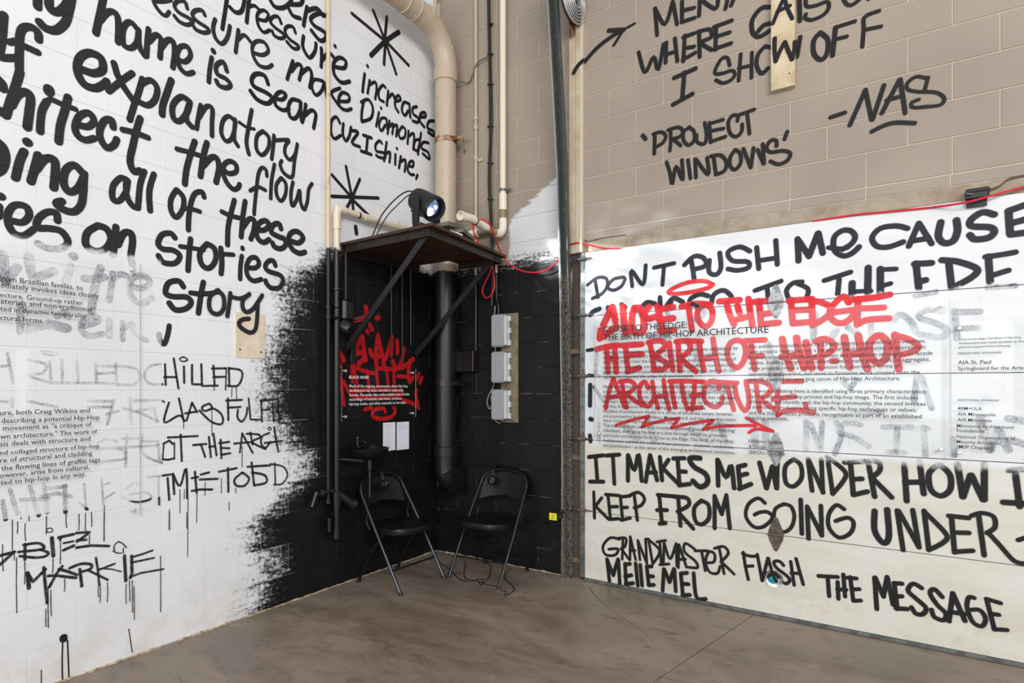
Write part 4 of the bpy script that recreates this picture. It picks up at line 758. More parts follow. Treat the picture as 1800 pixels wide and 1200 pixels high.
# right wall: conduit, box, cable, white pipe
xc = PR(839, 300).x
cn = thing('conduit', (xc, -.02, 2.0), 'slim tan conduit running down the right wall, black below, ending at a black box', 'conduit')
MB().tube([(xc, -.02, 5.0), (xc, -.02, 3.0), (xc, -.02, 1.75)], .012, 12).build('tube', M_TANPIPE, cn, smooth=True)
for z in (3.62, 3.70, 3.36): MB().lathe([(.012, 0), (.018, .002), (.018, .03), (.012, .032)], (xc, -.02, z), (0, 0, 1), 12).build('fitting', M_TANPIPE, cn, smooth=True)
MB().box((xc+.01, -.012, 3.35), (xc+.06, -.004, 3.375), .001).build('strap', M_TANPIPE, cn)
MB().box((xc-.17, -.09, 1.575), (xc+.02, 0.0, 1.755), .006).build('junction_box', M_BLK, cn)

xk = PR(865, 300).x
cb = thing('black_cable', (xk, -.02, 2.0), 'thick black cable tied down the right wall between the tan conduit and the white pipe', 'cable')
MB().tube([(xk-.03, -.02, 5.0), (xk-.01, -.02, 4.2), (xk+.005, -.02, 3.7), (xk-.01, -.025, 3.2), (xk+.0, -.02, 2.9), (xk+.02, -.03, 2.65), (xk+.02, -.02, 2.35), (xk+.01, -.02, 2.12)], .0135, 10, smooth=5).tube([(xk-.015, -.035, 5.0), (xk, -.036, 4.0), (xk+.005, -.036, 3.2), (xk+.012, -.036, 2.9), (xk+.03, -.03, 2.6)], .008, 8, smooth=5).build('cable_run', M_CABLE, cb, smooth=True)
for z in (4.85, 4.45, 4.2, 3.95, 3.6, 3.3, 3.0): MB().lathe([(.021, 0), (.023, .002), (.023, .008), (.021, .01)], (xk-.003, -.026, z), (0, 0, 1), 10).box((xk+.02, -.030, z), (xk+.034, -.024, z+.006)).build('cable_tie', M_CABLE, cb)

xw = PR(889, 200).x
wp = thing('white_pipe', (xw, -.04, 2.7), 'cream plastic pipe down the right wall, turning out to an open end above the shelf', 'pipe')
ze = 2.70
MB().tube([(xw, -.04, 5.0), (xw, -.04, ze+.05)], .026, 18).build('riser', M_PVC, wp, smooth=True)
MB().tube([(xw, -.04, ze+.19), (xw, -.04, ze+.32)], .032, 18).build('sleeve', M_WHITEC, wp, smooth=True)
MB().tube([(xw, -.04, ze+.11), (xw, -.04, ze+.20)], .029, 18).build('primer_band', M_OLIVE, wp, smooth=True)
MB().tube(catmull([V((xw, -.04, ze+.12)), V((xw, -.045, ze+.04)), V((xw-.005, -.08, ze-.01)), V((xw-.01, -.14, ze-.015))], 5), .032, 18).build('lower_elbow', M_WHITEC, wp, smooth=True)
MB().tube([(xw-.01, -.13, ze-.015), (xw-.02, -.26, ze-.0)], .029, 18).build('primer_band', M_OLIVE, wp, smooth=True)
MB().tube(catmull([V((xw-.02, -.24, ze)), V((xw-.025, -.34, ze+.02)), V((xw-.03, -.42, ze+.035)), V((xw-.04, -.52, ze+.03))], 5), .032, 18).lathe([(.036, 0), (.036, .05), (.030, .05), (.028, .0)], (xw-.04, -.50, ze+.03), (0, -1, 0), 18).build('open_end', M_WHITEC, wp, smooth=True)
MB().lathe([(.033, 0), (.035, .001), (.035, .009), (.033, .010)], (xw-.028, -.38, ze+.028), (.1, -1, 0), 18).build('dark_ring', M_BLKP, wp)
MB().box((xw+.02, -.04, 3.04), (xw+.075, -.03, 3.06), .002).lathe([(.027, 0), (.030, .001), (.030, .022), (.027, .023)], (xw, -.04, 3.04), (0, 0, 1), 18).lathe([(.010, 0), (.010, .01)], (xw+.065, -.045, 3.05), (0, -1, 0), 10).build('pipe_strap', M_GALV, wp)
# short brown pipe running along the right wall behind the shelf lamp
bp = thing('brown_pipe', (.45, -.05, 2.735), 'short brown pipe with a cream sleeve running along the right wall behind the lamp', 'pipe')
MB().tube([(.20, -.055, zh), (.72, -.055, zh)], .026, 16).build('run', plain('brown_pipe_paint', srgb(104, 90, 78), .5, var=srgb(134, 120, 104), scale=14), bp, smooth=True)
MB().tube([(.42, -.055, zh), (.50, -.055, zh)], .034, 18).build('sleeve', M_WHITEC, bp, smooth=True)

# corner riser near the top
p = PL(774, 20, .02)
o = MB().tube([(.02, -.045, 4.45), (.02, -.045, 5.0)], .014, 10).build('thin_pipe', M_TANPIPE, smooth=True)
o['label'] = 'short tan pipe in the very corner above the drain pipe elbow'; o['category'] = 'pipe'
o = MB().tube([(PX+.06, PY+.02, 4.08), (PX+.16, -.02, 4.04), (xc-.02, -.03, 4.10), (xc+.03, -.035, 4.17), (xk-.01, -.035, 4.19), (xk, -.03, 4.19)], .006, 8, smooth=6).build('loose_wire', plain('grey_wire', srgb(98, 90, 78), .5), smooth=True)
o['label'] = 'loose grey wire swagging from the drain pipe to the black cable'; o['category'] = 'wire'

# three grey boxes on a backing board
def yat(px, X): return PL(px, 680, X).y
bd = MB().box((.70, -.018, 1.16), (.865, 0.0, 2.05), .004).build('backing_board', plain('box_board', srgb(128, 112, 92), .7, var=srgb(96, 82, 66), scale=12, bump=.3))
bd['label'] = 'tan backing board behind the three grey boxes'; bd['category'] = 'board'
M_GBOX = plain('grey_box', srgb(150, 152, 154), .45); M_GLID = plain('pale_box_lid', srgb(206, 208, 208), .4)
def gbox(z0, z1, label):
    r = thing('junction_box', (.73, -.018, z0), label, 'box', 'grey junction boxes on the right wall')
    b = bmesh.new(); bmesh.ops.create_cube(b, size=1)
    for v in b.verts: v.co = V(((.664+.786)/2+v.co.x*.122, -.064+v.co.y*.092, (z0+z1)/2+v.co.z*(z1-z0)))
    bmesh.ops.bevel(b, geom=b.edges[:], offset=.010, segments=3, affect='EDGES')
    MB().take(b).build('box_body', M_GBOX, r, smooth=True)
    MB().box((.787, -.100, z0+.010), (.800, -.030, z1-.010), .004).build('side_flange', M_GLID, r)
    for t in (.12, .5, .88):
        z = z0+(z1-z0)*t
        MB().box((.799, -.055, z-.022), (.808, -.022, z+.022), .002).tube([(.806, -.05, z-.018), (.806, -.05, z+.018)], .005, 8).build('latch', M_GLID, r)
    MB().tube([(.655, -.05, (z0+z1)/2), (.668, -.05, (z0+z1)/2)], .010, 8).build('cable_gland', M_GLID, r)
    return r
gbox(1.775, 2.035, 'top grey weatherproof box on the black right wall')
gbox(1.485, 1.735, 'middle of the three grey weatherproof boxes')
gbox(1.185, 1.430, 'lowest grey weatherproof box on the black right wall')
o = MB().tube([(.655, -.02, 2.50), (.66, -.02, 2.2), (.685, -.03, 2.12), (.69, -.04, 2.03)], .012, 10, smooth=4).build('conduit', M_TANPIPE, smooth=True); o['label'] = 'short bent conduit feeding the top grey box'; o['category'] = 'conduit'
o = MB().tube([(.645, -.02, 2.12), (.635, -.02, 1.95), (.650, -.03, 1.80), (.66, -.03, 1.60), (.63, -.02, 1.46), (.60, -.03, 1.40), (.585, -.05, 1.33), (.61, -.05, 1.27), (.63, -.04, 1.31), (.61, -.03, 1.37), (.635, -.03, 1.25), (.66, -.03, 1.17), (.70, -.02, 1.155)], .006, 8, smooth=6).build('loose_wire', plain('old_grey_wire', srgb(128, 118, 102), .5), smooth=True); o['label'] = 'thin grey wire looping beside the lowest grey box'; o['category'] = 'wire'

# ------------------------------------------------------------------ shelf with struts
M_SHELF = plain('rust_brown_shelf', srgb(84, 50, 34), .7, var=srgb(36, 27, 23), scale=11, bump=.3)
M_FRAME = plain('black_angle_iron', srgb(18, 15, 14), .5, .1, var=srgb(48, 32, 24), scale=9)
M_STRUT = plain('dark_flat_bar', srgb(30, 28, 30), .45, .1)
sh = thing('corner_shelf', (.0, -.6, 2.40), 'dark brown shelf braced across the corner, holding the spotlight', 'shelf')
quad = [V((.004, -1.095, 2.487)), V((.935, -1.14, 2.487)), V((.80, -.085, 2.487)), V((.33, -.085, 2.487)), V((.33, -.24, 2.487)), V((.004, -.24, 2.487))]
MB().prism(quad, (0, 0, .020)).build('shelf_board', M_SHELF, sh)
fb = MB()
def bar(mb, a, b, wd, th, up=V((0, 0, 1))):
    a = V(a); b = V(b); t = (b-a).normalized(); s_ = t.cross(up).normalized(); u_ = s_.cross(t).normalized()
    c = [s_*wd/2+u_*th/2, -s_*wd/2+u_*th/2, -s_*wd/2-u_*th/2, s_*wd/2-u_*th/2]
    mb.prism([a+k for k in c], b-a); return mb
bar(fb, (.05, -1.075, 2.460), (.89, -1.110, 2.460), .006, .052)
bar(fb, (.885, -1.10, 2.460), (.775, -.12, 2.460), .006, .052)
bar(fb, (.05, -1.055, 2.484), (.88, -1.09, 2.484), .045, .005)
bar(fb, (.865, -1.08, 2.484), (.755, -.12, 2.484), .045, .005)
bar(fb, (.34, -.12, 2.460), (.775, -.12, 2.460), .006, .052)
bar(fb, (.012, -1.08, 2.45), (.012, -.25, 2.45), .020, .07)
fb.build('angle_frame', M_FRAME, sh)
s1 = MB(); bar(s1, (.86, -1.085, 2.475), (.02, -1.075, 1.70), .045, .008, V((0, 1, 0))); s1.build('strut', M_STRUT, sh)
s1 = MB(); bar(s1, (.79, -.22, 2.475), (.02, -.30, 1.72), .045, .008, V((0, 1, 0))); s1.build('strut', M_STRUT, sh)

# weathered boards under the lamp
M_W1 = plain('weathered_board', srgb(112, 106, 98), .8, var=srgb(76, 68, 60), scale=22, bump=.4)
M_W2 = plain('brown_board', srgb(96, 74, 54), .8, var=srgb(128, 108, 84), scale=18, bump=.4)
rt = V((math.cos(.12), math.sin(.12), 0)); 
def board(c, L, Wd, z0, z1, ang, m, label):
    a = V((math.cos(ang), math.sin(ang), 0)); n_ = V((-a.y, a.x, 0)); c = V((c[0], c[1], z0))
    q = [c-a*L/2-n_*Wd/2, c+a*L/2-n_*Wd/2, c+a*L/2+n_*Wd/2, c-a*L/2+n_*Wd/2]
    o = MB().prism(q, (0, 0, z1-z0)).build('wood_board', m); o['label'] = label; o['category'] = 'board'; o['group'] = 'boards under the spotlight'
board((.60, -.62), .30, .20, 2.508, 2.546, .1, M_W2, 'brown board lowest in the stack under the spotlight')
board((.66, -.66), .34, .24, 2.547, 2.575, .35, M_W1, 'grey weathered board in the middle of the stack under the spotlight')
board((.60, -.74), .46, .16, 2.576, 2.603, -.08, M_W1, 'grey weathered board on top, the one the spotlight stands on')
o = MB().box((.80, -.86, 2.508), (.86, -.72, 2.532), .006).build('power_adapter', plain('white_plastic', srgb(240, 238, 240), .35)); o['label'] = 'small white adapter near the shelf edge'; o['category'] = 'adapter'

# spotlight
HC = V((.545, -.755, 2.785)); AX = V((.82, -.06, -.48)).normalized()
lm = thing('spotlight', (.56, -.76, 2.604), 'black moving-head spotlight standing on the shelf, lens lit blue-white', 'lamp')
sd = AX.cross(V((0, 0, 1))).normalized(); up_ = sd.cross(AX)
prof = [(.02, -.135), (.060, -.13), (.084, -.11), (.090, -.05), (.092, .05), (.096, .08), (.096, .10), (.088, .115), (.080, .115), (.078, .06), (.0, .05)]
hb = MB().lathe(prof, HC, AX, 36)
head = hb.build('lamp_head', M_BLKP, lm, smooth=True)
for k in range(8):
    pass
fn = MB()
for k in range(5): bar(fn, HC-AX*.10+sd*(-.03+.015*k)-up_*.088, HC+AX*.01+sd*(-.03+.015*k)-up_*.088, .004, .014, up_)
fn.build('cooling_fins', M_BLKP, head)
MB().lathe([(.009, 0), (.009, .003)], HC+V((0, 0, 0))-AX*.03-up_*.0-V((-sd.x, -sd.y, -sd.z))*.083 if False else HC-AX*.04+sd*.0905, sd, 14).build('pivot_screw', M_CHROME, head)
lit, nt_, b_l = mat('lamp_glow'); b_l.inputs['Emission Color'].default_value = (.72, .82, 1, 1); b_l.inputs['Emission Strength'].default_value = 3.0
m, nt, b = mat('lit_lens'); b.inputs['Base Color'].default_value = (.25, .35, .7, 1); b.inputs['Emission Color'].default_value = (.62, .75, 1, 1)
g = N(nt); P = g.pos(); n_ = g.noise(P, 28, 2, .5); nt.links.new(g.ramp(n_, .50, .64, .03, 1.2), b.inputs['Emission Strength']); b.inputs['Roughness'].default_value = .1
MB().lathe([(.066, 0), (.060, .012), (.035, .022), (.0, .026)], HC+AX*.055, AX, 32).build('lens', m, head, smooth=True)
MB().lathe([(.086, 0), (.086, .014), (.080, .016), (.079, 0)], HC+AX*.10, AX, 36, True).build('lens_bezel', plain('satin_bezel', srgb(52, 54, 66), .25, .5), head, smooth=True)
yk = MB()
for s_ in (-1, 1):
    o_ = HC+sd*.098*s_
    q = [o_-AX*.035+up_*.03, o_+AX*.045+up_*.03]
    b0 = V((o_.x, o_.y, 2.625))
    yk.prism([o_+V((-.035, 0, .035)), o_+V((.035, 0, .035)), V((b0.x+.030, b0.y, b0.z)), V((b0.x-.030, b0.y, b0.z))], sd*.012*s_)
yk.box((HC.x-.035, HC.y-.112, 2.604), (HC.x+.035, HC.y+.112, 2.630), .004)
yk.build('yoke', M_BLKP, lm)
tail = HC-AX*.13
o = MB().tube([tail+V((.02, 0, .035)), tail+V((-.05, -.03, .055)), V((.28, -.80, 2.86)), V((.17, -.84, 2.74)), V((.10, -.88, 2.56)), V((.07, -.90, 2.515))], .0055, 8, smooth=7).tube([tail+V((.02, .01, .02)), tail+V((-.05, -.01, .035)), V((.30, -.78, 2.83)), V((.20, -.81, 2.74)), V((.13, -.85, 2.60)), V((.09, -.87, 2.515))], .0045, 8, smooth=7).build('lamp_cable', M_CABLE, lm, smooth=True)
sp = bpy.data.lights.new('spotlight_beam', 'SPOT'); sp.energy = 72; sp.color = (.86, .92, 1.0); sp.spot_size = math.radians(66); sp.spot_blend = .85; sp.shadow_soft_size = .03
so = bpy.data.objects.new('spotlight_beam', sp); COL.objects.link(so); so.location = HC+AX*.14
so.rotation_euler = (V((1.85, 0.0, 2.02))-so.location).to_track_quat('-Z', 'Y').to_euler()
MB().lathe([(.030, 0), (.026, .006), (.0, .010)], HC+AX*.088-up_*.030+sd*.020, AX, 24).build('lit_core', lit, head, smooth=True)
# mottled gobo inside the lamp
sp.use_nodes = True; nt = sp.node_tree; g = N(nt)
em = nt.nodes['Emission']; tc = nd(nt, 'ShaderNodeTexCoord')
nz = nd(nt, 'ShaderNodeTexNoise'); nt.links.new(g.map(tc.outputs['Normal'], (1, 1.6, 1)), nz.inputs['Vector']); nz.inputs['Scale'].default_value = 6.0; nz.inputs['Detail'].default_value = 5; nz.inputs['Distortion'].default_value = 1.2
nt.links.new(g.ramp(nz.outputs['Fac'], .47, .60, .12, 3.2), em.inputs['Strength'])
nt.links.new(g.mix(g.ramp(nz.outputs['Color'], .35, .65), (.72, .82, 1, 1), (1, .95, .86, 1)), em.inputs['Color'])

# ------------------------------------------------------------------ red cord
M_RED = plain('red_cord', srgb(206, 34, 48), .4)
rc = MB()
def on_r(px, py, o=.02): return PR(px, py, o)
rc.tube([V((.70, -.36, 2.745)), PR(858, 390, .40), on_r(872, 422, .20), on_r(882, 447, .10), on_r(895, 463, .05), on_r(915, 475, .04), on_r(940, 479, .04), on_r(965, 472, .05), on_r(985, 452, .045), on_r(997, 434, .02), on_r(1010, 427, .045), on_r(1025, 428, .03), on_r(1050, 434, .022), on_r(1075, 437, .02), on_r(1102, 437, .012)], .006, 8, smooth=7)
rc.build('red_cord', M_RED, smooth=True); o = bpy.data.objects['red_cord']; o['label'] = 'red cord sagging from the open pipe to the left end of the garage door'; o['category'] = 'cord'
o = MB().tube([V((.69, -.40, 2.73)), PR(833, 408, .42), PR(838, 420, .38), PR(848, 436, .36), V((.76, -.30, 2.512))], .006, 8, smooth=7).build('red_cord', M_RED, smooth=True); o['label'] = 'short length of red cord dropping from the pipe onto the shelf'; o['category'] = 'cord'
o = MB().tube([on_r(866, 462, .05), on_r(861, 480, .05), on_r(851, 500, .05), on_r(848, 513, .05), on_r(854, 523, .05), on_r(863, 519, .05), on_r(869, 505, .05), on_r(868, 485, .05), on_r(865, 462, .05)], .006, 8, smooth=7).build('red_cord', M_RED, smooth=True); o['label'] = 'hanging loop of red cord below the right end of the shelf'; o['category'] = 'cord'
o = MB().tube([on_r(1428, 389, .018), on_r(1500, 378, .028), on_r(1570, 371, .03), on_r(1640, 364, .03), on_r(1700, 355, .075), on_r(1750, 342, .06), on_r(1800, 328, .03), on_r(1900, 300, .03)], .006, 8, smooth=7).build('red_cord', M_RED, smooth=True); o['label'] = 'red cord running along the lintel across the black clamp'; o['category'] = 'cord'

# black closer box on the lintel and its wire
a = PR(1697, 335, .06); 
kb = thing('door_bracket', (3.79, -.02, 2.45), 'black box clamped over the top edge of the garage door on the right', 'bracket')
x0 = PR(1697, 345, .05).x; x1 = PR(1739, 345, .05).x
zk = lambda py: PR(1718, py, .05).z
MB().box((x0, -.055, zk(349)), (x1, -.005, zk(330)), .006).build('box_body', M_BLKP, kb)
MB().box((x0, -.062, zk(337)), (x1+.004, -.055, zk(333)), .002).build('ridge', M_BLKP, kb)
MB().box((x0+.005, -.040, zk(362)), (x1-.008, -.028, zk(348)), .001).build('lower_flap', M_BLKP, kb)
MB().tube([(x0+.0, -.066, zk(338)), (x0+.03, -.068, zk(342))], .005, 8).build('pull_pin', M_GALV, kb)
o = MB().tube([on_r(1740, 333, .03), on_r(1758, 326, .02), on_r(1772, 315, .02), on_r(1785, 311, .015), on_r(1830, 303, .015)], .0045, 8, smooth=5).build('thin_wire', plain('old_brown_wire', srgb(92, 80, 60), .6), smooth=True); o['label'] = 'thin brown wire leading right from the black door box'; o['category'] = 'wire'
o = MB().tube([PR(1003, 403, .02), PR(1012, 405, .015), PR(1022, 415, .012), PR(1032, 424, .010), PR(1060, 418, .008), PR(1100, 413, .006)], .003, 6, smooth=5).build('thin_wire', plain('old_brown_wire2', srgb(82, 72, 58), .6), smooth=True); o['label'] = 'thin dark wire draped over the left end of the lintel'; o['category'] = 'wire'

# ------------------------------------------------------------------ door track leaning off the wall
tk = thing('door_track', (1.335, -.03, 0.0), 'steel track at the left edge of the garage door, leaning outward at the top', 'track')
path = [V((1.335, -.030, 0.0)), V((1.335, -.045, 1.2)), V((1.335, -.075, 2.2)), V((1.335, -.120, 3.05)), V((1.335, -.19, 3.7)), V((1.335, -.29, 4.5))]
def loft(mb, path, prof):
    n = len(prof); vs = []; fs = []
    for p in path:
        for (a_, b_) in prof: vs.append(p+V((a_, b_, 0)))
    for i in range(len(path)-1):
        for k in range(n): a = i*n+k; b_ = i*n+(k+1) % n; fs.append((a, b_, b_+n, a+n))
    fs.append(tuple(range(n-1, -1, -1))); m_ = (len(path)-1)*n; fs.append(tuple(range(m_, m_+n)))
    mb.add(vs, fs); return mb
M_TRK = split_mat('track_steel', srgb(66, 70, 66), srgb(112, 104, 94), 2.3, .42, var=srgb(120, 116, 106))
loft(MB(), path, [(-.028, -.028), (-.022, -.028), (-.022, .026), (.022, .026), (.022, -.012), (.028, -.012), (.028, .030), (-.028, .030)]).build('channel', M_TRK, tk)
loft(MB(), path, [(-.040, -.030), (-.030, -.030), (-.030, -.022), (-.040, -.022)]).build('inner_lip', plain('bright_steel', srgb(170, 170, 172), .3, .9), tk)
for z in (.12, .9, 1.7): 
    yy = -.035 if z < 1.5 else -.06 if z < 2 else -.09 if z < 3 else -.15
    MB().box((1.345, yy+.02, z), (1.425, -.001, z+.035), .001).lathe([(.008, 0), (.008, .006)], (1.40, yy+.02, z+.018), (0, -1, 0), 8).build('track_bracket', M_RUST, tk)
dm = thing('cable_drum', (1.40, -.14, 4.35), 'ribbed cable drum in a red-brown bracket at the top of the door track', 'drum')
dc = V((1.43, -.12, 4.29)); da = V((1, -.12, 0)).normalized()
MB().lathe([(.03, -.02), (.148, -.02), (.148, 0), (.03, 0)], dc, da, 40).build('drum_back', M_DARK, dm)
M_RING = plain('ribbed_aluminium', srgb(186, 186, 184), .35, .5)
for k in range(6):
    r = .152-.020*k
    MB().lathe([(r-.011, .0), (r, .0), (r, .010+.004*k), (r-.005, .014+.004*k), (r-.011, .010+.004*k)], dc, da, 40, True).build('drum_rib', M_RING, dm, smooth=True)
MB().prism([(1.385, -.30, 4.62), (1.385, -.02, 4.62), (1.385, -.035, 4.12), (1.385, -.06, 4.08), (1.385, -.30, 4.36)], (.006, 0, 0)).build('bearing_plate', plain('red_brown_steel', srgb(146, 96, 76), .6, .2, var=srgb(112, 82, 66), scale=20), dm)

# vertical plank with lettering, wood plate on the left wall
xp0 = PR(1355, 160, .04).x; xp1 = PR(1397, 160, .04).x; zp = PR(1355, 160, .04).z
pk = MB().box((xp0, -.04, zp), (xp1, 0.0, 5.0), .002).build('wood_plank', plain('raw_pine', srgb(206, 190, 160), .6, var=srgb(180, 156, 120), scale=6, bump=.15))
pk['label'] = 'pale vertical plank on the right wall carrying a painted A and W'; pk['category'] = 'plank'
SURF['K'] = (PR, SURF['R'][1], SURF['R'][2], pk, .0412)
word('K', 'rb', (1250, 0), 6, [(48, '830 -60 760 0 700 130 650 250; 770 -40 800 80 855 195; 700 120 830 60')], 'black letter A', name='painted_letter')
word('K', 'rb', (1250, 0), 6, [(52, '670 405 668 520 680 645; 680 645 725 540 775 445; 778 445 815 540 852 625; 855 625 878 520 884 440')], 'black letter W', name='painted_letter')
MB().lathe([(.004, 0), (.004, .003)], (xp1-.03, -.04, zp+.08), (0, -1, 0), 8).build('nail_head', M_DARK, pk)
q0 = PL(413, 552); q1 = PL(465, 630)
wpl = MB().box((0.0, q0.y, q1.z), (.006, q1.y, PL(440, 551).z), .0012).build('wood_plate', plain('cream_plate', srgb(228, 214, 194), .55, var=srgb(214, 198, 174), scale=12))
wpl['label'] = "cream wood plate screwed to the left wall below the word 'Story'"; wpl['category'] = 'plate'
for py, pz in ((q0.y+.03, q1.z+.05), (q1.y-.03, q1.z+.04)): MB().lathe([(.006, 0), (.006, .002)], (.006, py, pz), (1, 0, 0), 8).build('screw', M_DARK, wpl)

# door sensor
sx = PR(998, 905, .06)
sn = thing('door_sensor', (1.29, -.10, .48), 'small door sensor with a yellow label on a black arm beside the track', 'sensor')
c0 = PR(974, 907, .14); 
MB().box((c0.x-.035, -.155, c0.z-.030), (c0.x+.034, -.105, c0.z+.030), .004).build('sensor_body', M_BLKP, sn)
yl = plain('yellow_label', srgb(226, 214, 28), .5)
lb_ = MB().box((c0.x-.032, -.1575, c0.z-.026), (c0.x+.031, -.155, c0.z+.026)).build('yellow_label', yl, sn)
mk = MB()
for k in range(3): mk.box((c0.x-.012+.006*(k % 2), -.1581, c0.z-.016+.012*k), (c0.x+.010, -.1576, c0.z-.012+.012*k))
mk.build('label_print', M_DARK, lb_)
MB().tube([(c0.x+.03, -.13, c0.z+.0), (1.27, -.11, c0.z+.012), (1.31, -.06, c0.z+.03)], .013, 10).lathe([(.010, 0), (.016, .003), (.016, .02)], (c0.x+.05, -.125, c0.z), (0, -1, .2), 10).build('arm', M_BLKP, sn)

# ------------------------------------------------------------------ black wall basin
bs = thing('hand_basin', (.0, -.93, .90), 'small black-painted basin with a tap on the black wall behind the left chair', 'basin')
bc = V((.155, -.94, .985))
prof = [(.0, -.075), (.05, -.072), (.10, -.05), (.130, -.015), (.140, .008), (.143, .014), (.132, .014), (.122, -.002), (.09, -.035), (.04, -.052), (.0, -.054)]
MB().lathe(prof, bc, (0, 0, 1), 36).build('bowl', M_BLK, bs, smooth=True)
MB().box((.0, -1.00, .93), (.05, -.88, 1.0), .006).build('wall_plate', M_BLK, bs)
MB().box((.02, -1.015, .996), (.12, -.90, 1.018), .006).build('tap_deck', M_BLK, bs)
MB().tube([(.05, -.965, 1.01), (.05, -.965, 1.075)], .013, 12).lathe([(.017, 0), (.019, .004), (.017, .012)], (.05, -.965, 1.065), (0, 0, 1), 12).tube([(.05, -.965, 1.03), (.10, -.95, 1.045), (.12, -.945, 1.03)], .008, 10, smooth=4).build('tap', M_BLK, bs, smooth=True)
MB().tube([(bc.x, bc.y, .915), (bc.x, bc.y, .84)], .020, 12).tube([(bc.x, bc.y, .85), (bc.x, bc.y, .63)], .0125, 12).build('drain_tube', M_BLK, bs, smooth=True)
MB().tube([(.02, -1.16, .91), (.05, -1.13, .925), (.09, -1.05, .915), (.13, -.98, .905)], .009, 8, smooth=5).build('supply_tube', plain('dull_tube', srgb(70, 62, 54), .4, .5), bs, smooth=True)

# ------------------------------------------------------------------ folding chairs
M_CHF = plain('chair_metal', srgb(64, 66, 70), .22, .85); M_CHB = plain('chair_black', srgb(12, 11, 12), .36, var=srgb(17, 16, 17), scale=20); M_RUB = plain('rubber_tip', srgb(30, 30, 32), .6)
def make_chair(label):
    r = thing('folding_chair', (0, 0, 0), label, 'chair', 'black folding chairs in the corner')
    W = .225
    for s in (-1, 1):
        local(MB().tube([(s*W, .255, .0), (s*W, .10, .25), (s*(W-.004), -.06, .50), (s*(W-.01), -.165, .66)], .0115, 12, smooth=3).build('front_leg', M_CHF, r, smooth=True), r)
        local(MB().tube([(s*(W-.03), -.225, .0), (s*(W-.03), -.10, .22), (s*(W-.03), .06, .415)], .0105, 12, smooth=3).build('rear_leg', M_CHB, r, smooth=True), r)
        local(MB().tube([(s*W, .255, .0), (s*W, .242, .022)], .015, 12).build('foot_cap', M_RUB, r, smooth=True), r)
        local(MB().tube([(s*(W-.03), -.225, .0), (s*(W-.03), -.212, .022)], .015, 12).build('foot_cap', M_RUB, r, smooth=True), r)
        local(MB().tube([(s*(W-.02), -.10, .56), (s*(W-.018), -.12, .47), (s*(W-.02), -.09, .41)], .006, 8, smooth=3).build('hinge_link', M_CHB, r, smooth=True), r)
    # top hoop
    local(MB().tube([(-(W-.01), -.165, .66), (-(W-.025), -.190, .715), (-(W-.08), -.212, .762), (0, -.225, .788), (W-.08, -.212, .762), (W-.025, -.190, .715), (W-.01, -.165, .66)], .0115, 12, smooth=5).build('top_hoop', M_CHB, r, smooth=True), r)
    # backrest: curved pressed panel
    vs = []; fs = []; nx, nz = 14, 8
    for side in (0, 1):
        for j in range(nz+1):
            for i in range(nx+1):
                u = i/nx*2-1; v = j/nz
                zlo = .545+.045*(1-abs(u))**.7; zhi = .786-.092*abs(u)**2.6
                z = zlo+(zhi-zlo)*v; x = u*(W-.010); yb = -.165-.055*(z-.62)/.15-.028*(1-u*u)
                vs.append((x, yb-(.010 if side else 0), z))
    m0 = (nx+1)*(nz+1)
    for j in range(nz):
        for i in range(nx):
            a = j*(nx+1)+i; fs += [(a, a+1, a+nx+2, a+nx+1), (m0+a+nx+1, m0+a+nx+2, m0+a+1, m0+a)]
    ring = [i for i in range(nx+1)]+[j*(nx+1)+nx for j in range(1, nz+1)]+[nz*(nx+1)+i for i in range(nx-1, -1, -1)]+[j*(nx+1) for j in range(nz-1, 0, -1)]
    for a, b_ in zip(ring, ring[1:]+ring[:1]): fs.append((a, m0+a, m0+b_, b_))
    local(MB().add(vs, fs).build('backrest', M_CHB, r, smooth=True), r)
    # seat: rounded, dished top with rolled edge
    n = 40; vs = []; fs = []; rings = [(1.0, .392), (1.03, .412), (1.01, .434), (.9, .440), (.6, .434), (.25, .431)]
    for sc_, z in rings:
        for k in range(n):
            t = 2*math.pi*k/n; c, s2 = math.cos(t), math.sin(t)
            x = .195*math.copysign(abs(c)**.45, c); y = .200*math.copysign(abs(s2)**.5, s2)
            x *= 1-.10*(y < 0)*abs(y)/.2
            vs.append((x*sc_, .03+y*sc_, z+(.006 if y > .12 and sc_ > .8 else 0)))
    for i in range(len(rings)-1):
        for k in range(n): a = i*n+k; b_ = i*n+(k+1) % n; fs.append((a, b_, b_+n, a+n))
    fs.append(tuple(range((len(rings)-1)*n, len(rings)*n))); fs.append(tuple(range(n-1, -1, -1)))
    local(MB().add(vs, fs).build('seat', M_CHB, r, smooth=True), r)
    local(MB().tube([(-(W-.03), -.17, .10), (W-.03, -.17, .10)], .008, 10).build('rear_stretcher', M_CHB, r, smooth=True), r)
    local(MB().tube([(-W, .16, .155), (W, .16, .155)], .007, 10).build('front_stretcher', M_CHB, r, smooth=True), r)
    return r
c1 = make_chair('black folding chair by the left wall under the basin')
c1.location = (.305, -.79, 0); c1.rotation_euler.z = -math.pi/2-.03
c2 = c1.copy(); COL.objects.link(c2); c2['label'] = 'black folding chair by the right wall beside the drain pipe elbow'
for ch in list(c1.children):
    k_ = ch.copy(); COL.objects.link(k_); k_.parent = c2
c2.location = (.80, -.29, 0); c2.rotation_euler.z = math.pi+.04

